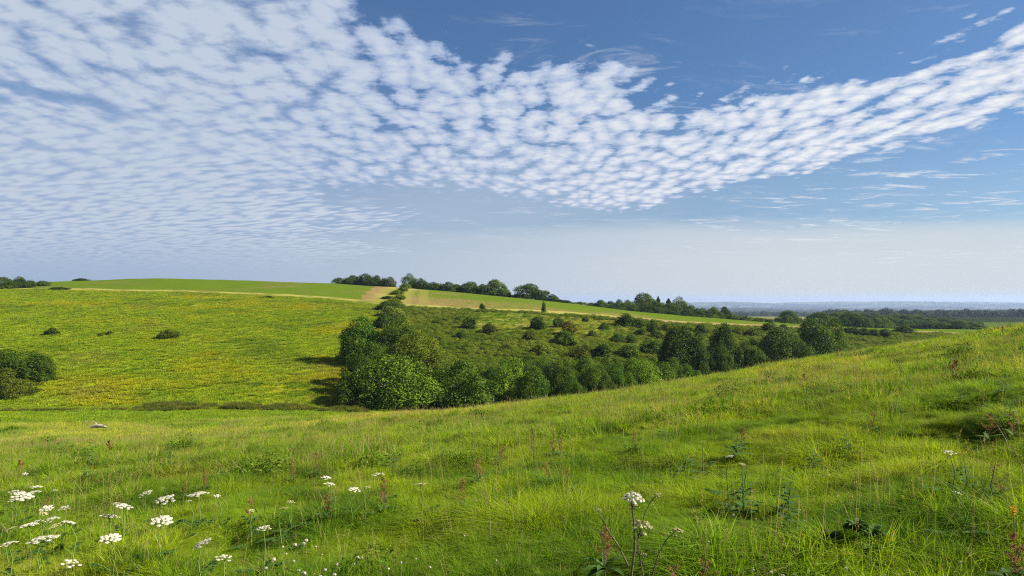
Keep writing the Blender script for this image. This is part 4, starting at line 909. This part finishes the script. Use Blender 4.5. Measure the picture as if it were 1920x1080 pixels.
def stem_me(name, mat, bend=0.06, hairy=True):
    a_ = Acc(); b = fr.uniform(-bend, bend, 4)
    a_.add(*tube([(0, 0, -.05), (b[0]*.5, b[1]*.5, .35), (b[0], b[1], .7), (0, 0, 1)], [.007, .006, .0045, .003], 6))
    a_.add(*tube([(b[0]*.5, b[1]*.5, .38), (0.05, 0.03, .52), (0.10, 0.05, .60)], [.004, .003, .001], 5))
    return a_.mesh(name, mat, True)
ST = [stem_me('flower_stem_%d' % k, M_stem) for k in range(3)]
def compound_leaf():
    a_ = Acc()
    for s_ in range(3):
        an = s_*2.1+.4; d_ = np.array([math.cos(an), math.sin(an)]); z0 = 0.10+0.09*s_
        a_.add(*tube([(0, 0, z0), (d_[0]*.08, d_[1]*.08, z0+.08), (d_[0]*.17, d_[1]*.17, z0+.10)], [.004, .003, .002], 4))
        P_ = []; 
        for k in range(16): t = .35+.65*(k//2)/7; sd = (-1)**k*0.045*(1.2-t); P_.append((d_[0]*.17*t*1.3-d_[1]*sd, d_[1]*.17*t*1.3+d_[0]*sd, z0+.10*t))
        a_.add(*leaves(np.array(P_), np.tile([0, 0, 1.], (16, 1)), 0.06, fr, 0.7, 0.25))
    return a_.mesh('compound_leaf', M_weed)
CL = compound_leaf()
def at_top(px, top, H, y0=1.6, y1=60):
    ys = np.linspace(y0, y1, 3000); g_ = h((px-960)/F*ys, ys); dz = (HOR-top)/F*ys-g_-H
    k = int(np.argmax(dz < 0)) if (dz < 0).any() else int(np.argmin(dz))
    return float(ys[k])
def base_root(name, px, Y, label, cat, group=None, rz=0.0):
    x = (px-960)/F*Y; o = bpy.data.objects.new(name, None); C.objects.link(o); o.empty_display_size = .2
    o.location = (x, Y, float(h(x, Y))-0.02); o.rotation_euler = (0, 0, rz); tag(o, label, cat, group); return o
def kid(name, me, par, loc=(0, 0, 0), scl=(1, 1, 1), rot=(0, 0, 0)):
    o = bpy.data.objects.new(name, me); C.objects.link(o); o.parent = par; o.location = loc; o.scale = scl; o.rotation_euler = rot; return o
HW = 'white hogweed flowers standing in the meadow grass'
hog = [ # px, py, width px, variant, label
 (42,928,46,1,'widest white flower head of the dense cluster by the left edge, upper row'), (68,912,24,0,'small white flower head just above the dense left edge cluster'), (27,921,24,2,'small white head at the left end of the dense left edge cluster'), (60,923,32,0,'flat white head at the right end of the dense left edge cluster'),
 (24,937,18,2,'little white head at the bottom of the dense left edge cluster'), (103,919,12,2,'tiny white flower right of the dense left edge cluster'), (47,888,11,2,'highest and smallest white flower near the left edge, alone in the grass'),
 (88,952,26,0,'flat white head, left one of the pair under the dense left cluster'), (120,952,22,2,'flat white head, right one of the pair under the dense left cluster'), (82,962,20,3,'faded greenish head under the left one of the pair'),
 (97,972,28,0,'white head in the middle of the loose left group'), (55,983,32,1,'white head at the left of the loose left group'), (72,976,22,2,'thin white head between two others in the loose left group'), (130,978,30,1,'white head at the right of the loose left group'), (103,985,24,3,'yellowish head at the bottom of the loose left group'),
 (20,990,20,3,'yellowish fading head close to the left edge above the widest low ones'), (80,1009,56,1,'broadest white double flower head low on the left'), (16,1018,34,0,'white head cut near the left edge, lowest but one row'), (134,1054,38,2,'white clustered head nearest the bottom edge on the left'),
 (232,948,32,0,'white head right of the loose left group, upper of three steps'), (218,943,14,2,'small head touching the upper of three steps'), (205,966,38,1,'white head right of the loose left group, middle of three steps'), (207,1008,40,1,'white head right of the loose left group, lowest of three steps'),
 (273,924,28,0,'pinkish-white head left of the flat one between two larger groups'), (307,915,11,2,'tiny white flower above the flat elongated head'), (309,935,40,0,'flat elongated white head left of the brown dock spikes'), (372,925,40,1,'bright white head right beside the brown dock spikes'),
 (354,939,11,2,'tiny white flower under the bright head beside the dock spikes'), (407,930,14,2,'small white flower right of the bright head beside the dock spikes'), (303,975,42,1,'large white head in the middle of the lower left meadow'), (378,1018,38,1,'white tilted head below the dock spikes, low row'),
 (421,1044,36,2,'white head lowest in the row left of the clover patch'), (494,989,30,0,'solid white flower head above the clover patch'), (472,957,14,3,'small cream flower up and left of the solid white head'), (531,952,20,3,'cream fading umbel right above the solid white head'), (545,940,16,3,'faint greenish umbel beside the cream fading one'),
 (612,895,19,0,'upper white flower of the stacked pair left of centre'), (619,907,24,2,'lower white flower of the stacked pair left of centre'), (710,888,28,2,'white star-like flower above the red dock spike left of centre'), (664,917,24,0,'white flower between the stacked pair and the star-like one'),
 (690,913,14,3,'small cream flower beside the white one left of the red dock spike'), (788,907,26,3,'thin cream umbel right of the red dock spike'), (1318,828,13,2,'small white flower high in the right half of the meadow'), (1368,855,18,0,'white flower on the rim of a dark hollow right of centre'),
 (1392,870,14,3,'cream flower just below the white one at the dark hollow'), (1780,847,24,2,'thin white flower head near the right edge, upper one'), (1796,925,18,2,'thin white flower head near the right edge, lower one'), (1733,612,9,2,'tiny white flower near the top of the right meadow slope'), (1783,673,13,2,'small white flower halfway up the right meadow slope')]
for i, (px, py, wp, v, lab) in enumerate(hog):
    H = fr.uniform(0.38, 0.50)
    Y = at_top(px, py, H)
    root = base_root('hogweed_plant', px, Y, lab, 'flower', HW, 0)
    s_ = 0.86*wp/F*Y/0.14; s_ = float(np.clip(s_, 0.4, 2.0)); st = kid('stem', ST[i % 3], root, (0, 0, 0), (1, 1, H), (0, 0, i*1.3))
    he = kid('flower_head', UM[v][0], root, (0, 0, H+0.02), (s_, s_, s_*.52), (fr.normal(0, .15), fr.normal(0, .15), i*0.9)); ry = kid('rays', UM[v][1], he)
    kid('leaf', CL, root, (0, 0, 0), (1, 1, H*1.2), (0, 0, i*2.2))
# the big hogweed with dark dry stalks in the lower middle
def big_hog():
    Y = 2.55; g_ = lambda px, py, dy=0.0: ((px-1186)/F*(Y), dy, (HOR-py)/F*Y)
    root = base_root('tall_hogweed_plant', 1186, Y, 'tall hogweed with dark stalks and a domed cream head in the lower middle', 'flower'); z0 = root.location.z
    def L(px, py, dy=0.0): p = g_(px, py, dy); return (p[0], p[1], p[2]-z0)
    def stalk(nm, pts_, r0, r1, mat=M_dstem):
        a_ = Acc(); n_ = len(pts_); a_.add(*tube(pts_, [r0+(r1-r0)*k/(n_-1) for k in range(n_)], 7)); return kid(nm, a_.mesh('stalk', mat, True), root)
    stalk('stem', [(0.01, 0, -.05), L(1184, 1075), L(1190, 1030), L(1189, 985), L(1184, 940)], 0.0052, 0.0028)
    stalk('side_stem', [(0.06, 0.02, 0.0), L(1207, 1078, .02), L(1199, 1040, .02), L(1198, 1000, .02)], 0.0032, 0.0022)
    stalk('side_stem', [L(1224, 1090, .03), L(1238, 1045, .03), L(1252, 1018, .03), L(1271, 1000, .03)], 0.0030, 0.0014)
    stalk('side_stem', [L(1198, 1010, .01), L(1210, 965, .01), L(1219, 945, .01), L(1232, 929, .01)], 0.0026, 0.0014)
    stalk('side_stem', [L(1180, 1065, .0), L(1158, 1020, -.02), L(1135, 985, -.03), L(1119, 953, -.03)], 0.0034, 0.0012)
    stalk('side_stem', [L(1204, 1050, .02), L(1216, 1034, .02), L(1206, 1060, .02)], 0.0016, 0.0012)
    def head(px, py, wp, v, dy=0.0, tilt=(0, 0)):
        s_ = wp/F*Y/0.14; hd = kid('flower_head', UM[v][0], root, L(px, py, dy), (s_, s_, s_*1.5), (tilt[0], tilt[1], px*.1)); kid('rays', UM[v][1], hd)
    head(1187, 928, 38, 1, 0, (0.05, 0.05)); head(1206, 985, 44, 3, .02, (0.1, 0)); head(1120, 950, 12, 3, -.03, (0, -.4)); head(1273, 998, 26, 3, .03, (.2, .6)); head(1234, 928, 14, 3, .01, (0, .4)); head(1208, 1042, 16, 3, .02, (.1, .5)); head(1191, 948, 16, 3, .015)
big_hog()
# docks
def dock_mesh(seed, nb, leafsz=0.012):
    rr = np.random.default_rng(seed); s_ = Acc(); p = Acc()
    s_.add(*tube([(0, 0, -.04), (rr.normal(0, .02), rr.normal(0, .02), .5), (rr.normal(0, .03), rr.normal(0, .03), 1.0)], [.007, .005, .002], 6))
    for i in range(nb):
        t = 0.40+0.60*i/nb; an = rr.uniform(0, 6.28); ln = rr.uniform(.13, .34)*(1.25-t); up = rr.uniform(1.6, 2.8)
        e_ = np.array([math.cos(an)*ln*.5, math.sin(an)*ln*.5, t+ln*up*.45]); e_[2] = min(e_[2], 1.02)
        s_.add(*tube([(0, 0, t), tuple((np.array([0, 0, t])+e_)/2+np.array([math.cos(an), math.sin(an), 0])*ln*.1), tuple(e_)], [.003, .002, .001], 4))
        m_ = 64; tt = rr.uniform(.1, 1, m_); P_ = np.array([0, 0, t])*(1-tt[:, None])+e_*tt[:, None]+rr.normal(0, .009, (m_, 3)); p.add(*leaves(P_, rr.normal(0, 1, (m_, 3)), leafsz, rr, .8, 1.0))
    return s_.mesh('dock_stem', M_dstem, True), p.mesh('dock_spikes', M_dockr)
DK = [dock_mesh(1, 10), dock_mesh(2, 14), dock_mesh(3, 7)]; DKF = [dock_mesh(4, 12, .024), dock_mesh(5, 9, .024)]
def broad_leaves(seed, n, ln, wd, z=0.1, mat=M_weed):
    rr = np.random.default_rng(seed); a_ = Acc()
    for i in range(n):
        an = rr.uniform(0, 6.28); L_ = ln*rr.uniform(.6, 1.1); w_ = wd*rr.uniform(.7, 1.1); el = rr.uniform(.3, 1.3); V = []
        for k in range(6):
            t = k/5; rad_ = L_*(t*math.cos(el*(1-.5*t))); zz = z+L_*(math.sin(el)*t-0.5*t*t); hw = w_*math.sin(math.pi*min(1, t*.92+.06))**.8*(1+0.12*math.sin(k*2.5))
            for s_ in (-1, 0, 1): V.append((math.cos(an)*rad_-math.sin(an)*hw*s_*.5, math.sin(an)*rad_+math.cos(an)*hw*s_*.5, zz+abs(s_)*hw*.22))
        Q = [(k*3+j, k*3+j+1, k*3+j+4, k*3+j+3) for k in range(5) for j in range(2)]; a_.add(V, Q)
    return a_.mesh('broad_leaves', mat)
BL = broad_leaves(3, 9, 0.20, 0.06); BLC = broad_leaves(4, 130, 0.11, 0.042, 0.20)
docks = [(347,898,34,'brown dock spike left of the taller one behind the bright white flower'),(383,880,46,'tall brown dock behind the bright white flower on the left'),(549,858,44,'dark brown dock left of the redder one above the stacked white pair'),(592,845,46,'reddish dock standing above the stacked white flower pair'),
 (720,893,64,'red-brown dock right under the white star-like flower'),(866,893,66,'brown dock in the centre of the near meadow'),(895,858,28,'small reddish dock above the central brown one'),(943,836,30,'short red dock in front of the tall pair of centre spikes'),(996,798,54,'tall reddish dock right of centre, highest of its trio'),(1037,820,32,'left one of two thin docks beside the tall reddish one'),(1052,820,30,'right one of two thin docks beside the tall reddish one'),(1024,860,24,'low dock below the two thin ones'),
 (1064,874,26,'pale pinkish dock spike right of the low one'),(1392,800,34,'thin red dock right of centre halfway to the crest'),(1190,806,20,'faint red dock spike on the meadow right of the thin pair'),(1637,768,42,'red upright dock in the right half of the meadow'),(1855,772,60,'bushy red-brown dock near the right edge, the largest'),(1872,862,70,'red dock below the largest one near the right edge'),
 (1900,770,34,'pale brown dock touching the right edge'),(1900,995,40,'brown dock low at the right edge'),(205,825,24,'small brown dock on the left, midway to the valley'),(37,860,30,'brown dock by the left edge above the white cluster'),(90,930,40,'brown weed patch inside the left edge white cluster'),(1570,655,16,'brown dock on the crest of the right meadow slope'),(1508,700,26,'thin brown dock pair on the middle of the right slope'),(1790,672,40,'slender brown dock halfway up the right slope'),(1880,612,18,'brown dock on the skyline of the right slope'),(1815,640,18,'brown dock just under the skyline of the right slope'),
 (1135,985,60,'brown seeding dock left of the tall hogweed'),(1265,1050,40,'rusty seeding dock right of the tall hogweed base'),(470,930,30,'small reddish dock above the small cream flower'),(612,925,36,'reddish dock between the stacked pair and the meadow front'),(1330,1040,30,'rusty dock at the bottom edge right of the tall hogweed')]
for i, (px, py, hp, lab) in enumerate(docks):
    H = fr.uniform(0.55, 0.75); Y = at_top(px, py, H, 2.2); H = min(max(hp/F*Y*1.45, .40), 0.85); Y = at_top(px, py, H, 2.2)
    root = base_root('dock_plant', px, Y, lab, 'dock plant', 'rusty seeding docks in the meadow', i*1.7)
    s_, p_ = (DK[i % 3] if Y < 14 else DKF[i % 2]); w_ = 0.85 if Y < 14 else 1.15
    kid('stem', s_, root, (0, 0, 0), (w_, w_, H)); kid('seed_spikes', p_, root, (0, 0, 0), (w_, w_, H)); kid('leaves', BL, root)
# thistles and nettles
def thistle_mesh(seed, n, big=1.0):
    rr = np.random.default_rng(seed); s_ = Acc(); a_ = Acc()
    s_.add(*tube([(0, 0, -.04), (rr.normal(0, .015), rr.normal(0, .015), .5), (rr.normal(0, .02), rr.normal(0, .02), 1.0)], [.006, .005, .002], 6))
    for i in range(n):
        t = 0.12+0.86*i/n; an = i*2.4+rr.uniform(-.3, .3); L_ = 0.17*(1.15-t)*rr.uniform(.8, 1.2)*big; V = []
        for k in range(5):
            u_ = k/4; hw = L_*0.26*math.sin(math.pi*min(1, u_*.9+.1))*(1.35 if k % 2 else 0.8)
            for sd in (-1, 0, 1): V.append((math.cos(an)*L_*u_-math.sin(an)*hw*sd*.6, math.sin(an)*L_*u_+math.cos(an)*hw*sd*.6, t+L_*(.55*u_-.5*u_*u_)+abs(sd)*hw*.3))
        a_.add(V, [(k*3+j, k*3+j+1, k*3+j+4, k*3+j+3) for k in range(4) for j in range(2)])
    return s_.mesh('thistle_stem', M_stem, True), a_.mesh('thistle_leaves', M_weed)
TH = [thistle_mesh(1, 22), thistle_mesh(2, 26), thistle_mesh(3, 18, 1.2)]
th = [(735,825,50,'dark leafy thistle in the centre-left, widest of its neighbours'),(805,818,36,'small upright thistle right of the widest centre-left one'),(752,835,30,'thistle just right behind the widest centre-left one'),(115,812,30,'bushy dark thistle on the left just below the valley edge'),(170,808,22,'thistle right of the bushy left one'),(318,820,32,'thistle in the left meadow between dock and valley'),(275,812,20,'little thistle in the left meadow by the tan crest grass'),(360,812,22,'little thistle right of the left meadow one'),(545,806,26,'thistle on the left crest above the dark brown dock'),(430,820,22,'thistle in the left meadow right part'),
 (935,845,30,'thistle beside the short red dock'),(1240,788,40,'slender thistle tuft right of centre, below the crest'),(1395,868,86,'tall dark thistle with jagged leaves in the right middle'),(1478,882,80,'tall dark thistle right of the tall jagged one'),(1385,812,30,'thistle behind the thin red dock'),(1525,830,40,'thistle above the two tall dark ones'),(1690,660,26,'dark thistle on the middle of the right slope'),(1645,690,28,'dark thistle left on the right slope'),(1610,640,26,'slim dark thistle near the crest of the right slope'),(1720,650,26,'thistle right of the middle one on the right slope'),
 (1775,660,30,'thistle left of the slender brown dock on the slope'),(1800,720,36,'thistle under the slender brown dock on the slope'),(1850,690,32,'thistle patch plant high near the right edge'),(1880,700,34,'thistle next to the right edge, upper slope'),(1895,745,36,'thistle at the right edge above the pale brown dock'),(1680,740,30,'thistle in the darker weeds of the right slope'),(1560,720,26,'thistle at the left of the darker slope weeds'),(1515,735,22,'small thistle at the left side of the right slope'),
 (205,845,24,'thistle below the small brown dock on the left'),(160,868,26,'thistle above the left white pair'),(60,868,26,'thistle beside the left edge dock'),(500,855,24,'thistle left of the dark brown dock'),(1290,845,30,'thistle left of the small high white flower'),(1810,855,60,'tall thin thistle with pale leaves below the upper thin white flower'),(1480,930,60,'leafy thistle near the second tall dark one'),(1585,810,26,'thistle between red dock and dark hollow'),(860,802,20,'small thistle on the crest grass above the centre'),(1060,790,22,'small thistle above the two thin docks'),(1130,770,20,'small thistle on the crest right of centre')]
for i, (px, py, hp, lab) in enumerate(th):
    H = 0.62; Y = at_top(px, py, H, 2.2, 52); H = min(max(hp/F*Y*1.35, .38), 0.95); Y = at_top(px, py, H, 2.2, 52)
    root = base_root('thistle_plant', px, Y, lab, 'thistle', 'green thistles in the meadow', i*1.1)
    s_, p_ = TH[i % 3]; w_ = 1.0+min(1.6, Y*0.035)
    kid('stem', s_, root, (0, 0, 0), (1, 1, H)); kid('leaves', p_, root, (0, 0, 0), (w_, w_, H))
rt = base_root('leafy_weed', 1606, at_top(1606, 935, 0.42), 'dark clump of broad leaves in a hollow in the lower right meadow', 'weed clump'); [kid('leaves', BLC, rt, (dx_, dy_, 0), (0.9, 0.9, zz_*.85), (0, 0, rz_)) for dx_, dy_, zz_, rz_ in ((0, 0, 1.3, 0), (0.17, 0.08, 1.0, 2), (-0.15, 0.05, .85, 4), (0.03, -0.14, .7, 1), (0.30, 0.0, .7, 3))]
# clover
def clover_head():
    a_ = Acc(); m_ = 70; d_ = unit(fr.normal(0, 1, (m_, 3))); a_.add(*leaves(d_*0.009, d_, 0.011, fr, .5, .3)); return a_.mesh('clover_head', M_clov)
CH = clover_head(); cs_ = Acc(); cs_.add(*tube([(0, 0, -.03), (.006, 0, .5), (0, 0, 1)], [.0022, .0018, .0014], 5)); CS = cs_.mesh('clover_stem', M_stem)
clv = [(553,1018,8),(574,1010,8),(569,1016,8),(592,1022,5),(604,1036,4),(631,1055,8),(609,1064,8),(627,1073,8),(600,1078,9),(671,1040,6),(679,1042,5),(664,1053,5),(728,1063,6),(560,1066,7),(570,1071,10),(551,1048,6),(513,1046,9),(498,1062,8),(530,1022,6),(536,1035,6),(752,1050,5),(780,1044,5),(806,1060,6),(1322,1062,6),(1412,1065,6),(1375,961,5),(1445,1068,7),(1585,1060,6),(1468,1075,8),(1508,972,4),(930,1048,5),(1328,1012,5),(1800,1050,6),(870,1000,5)]
for i, (px, py, wp) in enumerate(clv):
    H = fr.uniform(.20, .27); Y = at_top(px, py, H)
    rt = base_root('clover_plant', px, Y, ('small round white clover flower in the grass left of the bottom centre' if px < 700 else 'tiny pale clover flower in the grass of the right and middle foreground'), 'clover', ('clover flowers left of the bottom centre' if px < 700 else 'clover flowers in the middle and right foreground'), i)
    s_ = wp/F*Y/0.026; s_ = float(np.clip(s_, .6, 1.6)); kid('stem', CS, rt, (0, 0, 0), (1, 1, H)); kid('flower_head', CH, rt, (0, 0, H), (s_, s_, s_*.9))
# orange flower, pale log
rt = base_root('orange_flower', 1900, at_top(1900, 950, .42, 3.2), 'orange-yellow flower spike at the right edge of the meadow', 'flower'); kid('stem', CS, rt, (0, 0, 0), (2, 2, .42))
a_ = Acc(); P_ = np.stack([fr.normal(0, .006, 60), fr.normal(0, .006, 60), fr.uniform(-.045, .02, 60)], 1); a_.add(*leaves(P_, P_, .012, fr, .7, .8)); kid('petals', a_.mesh('petals', M_orange), rt, (0, 0, .42))
a_ = Acc(); Yl = 57.0; xl = (186-960)/F*Yl
a_.add(*tube([(-.7, 0, .15), (-.3, .05, .25), (.2, 0, .24), (.65, -.05, .14)], [.12, .17, .15, .07], 9)); a_.add(*tube([(-.2, 0, .25), (-.35, .1, .5), (-.6, .1, .6)], [.06, .04, .02], 6)); a_.add(*tube([(.3, 0, .25), (.5, -.1, .42)], [.05, .02], 6))
lg = obj('fallen_log', a_.mesh('fallen_log', M_wood_dead, True)); lg.location = (xl, Yl, float(h(xl, Yl))+0.32); tag(lg, 'pale weathered log lying at the far edge of the left meadow', 'log')
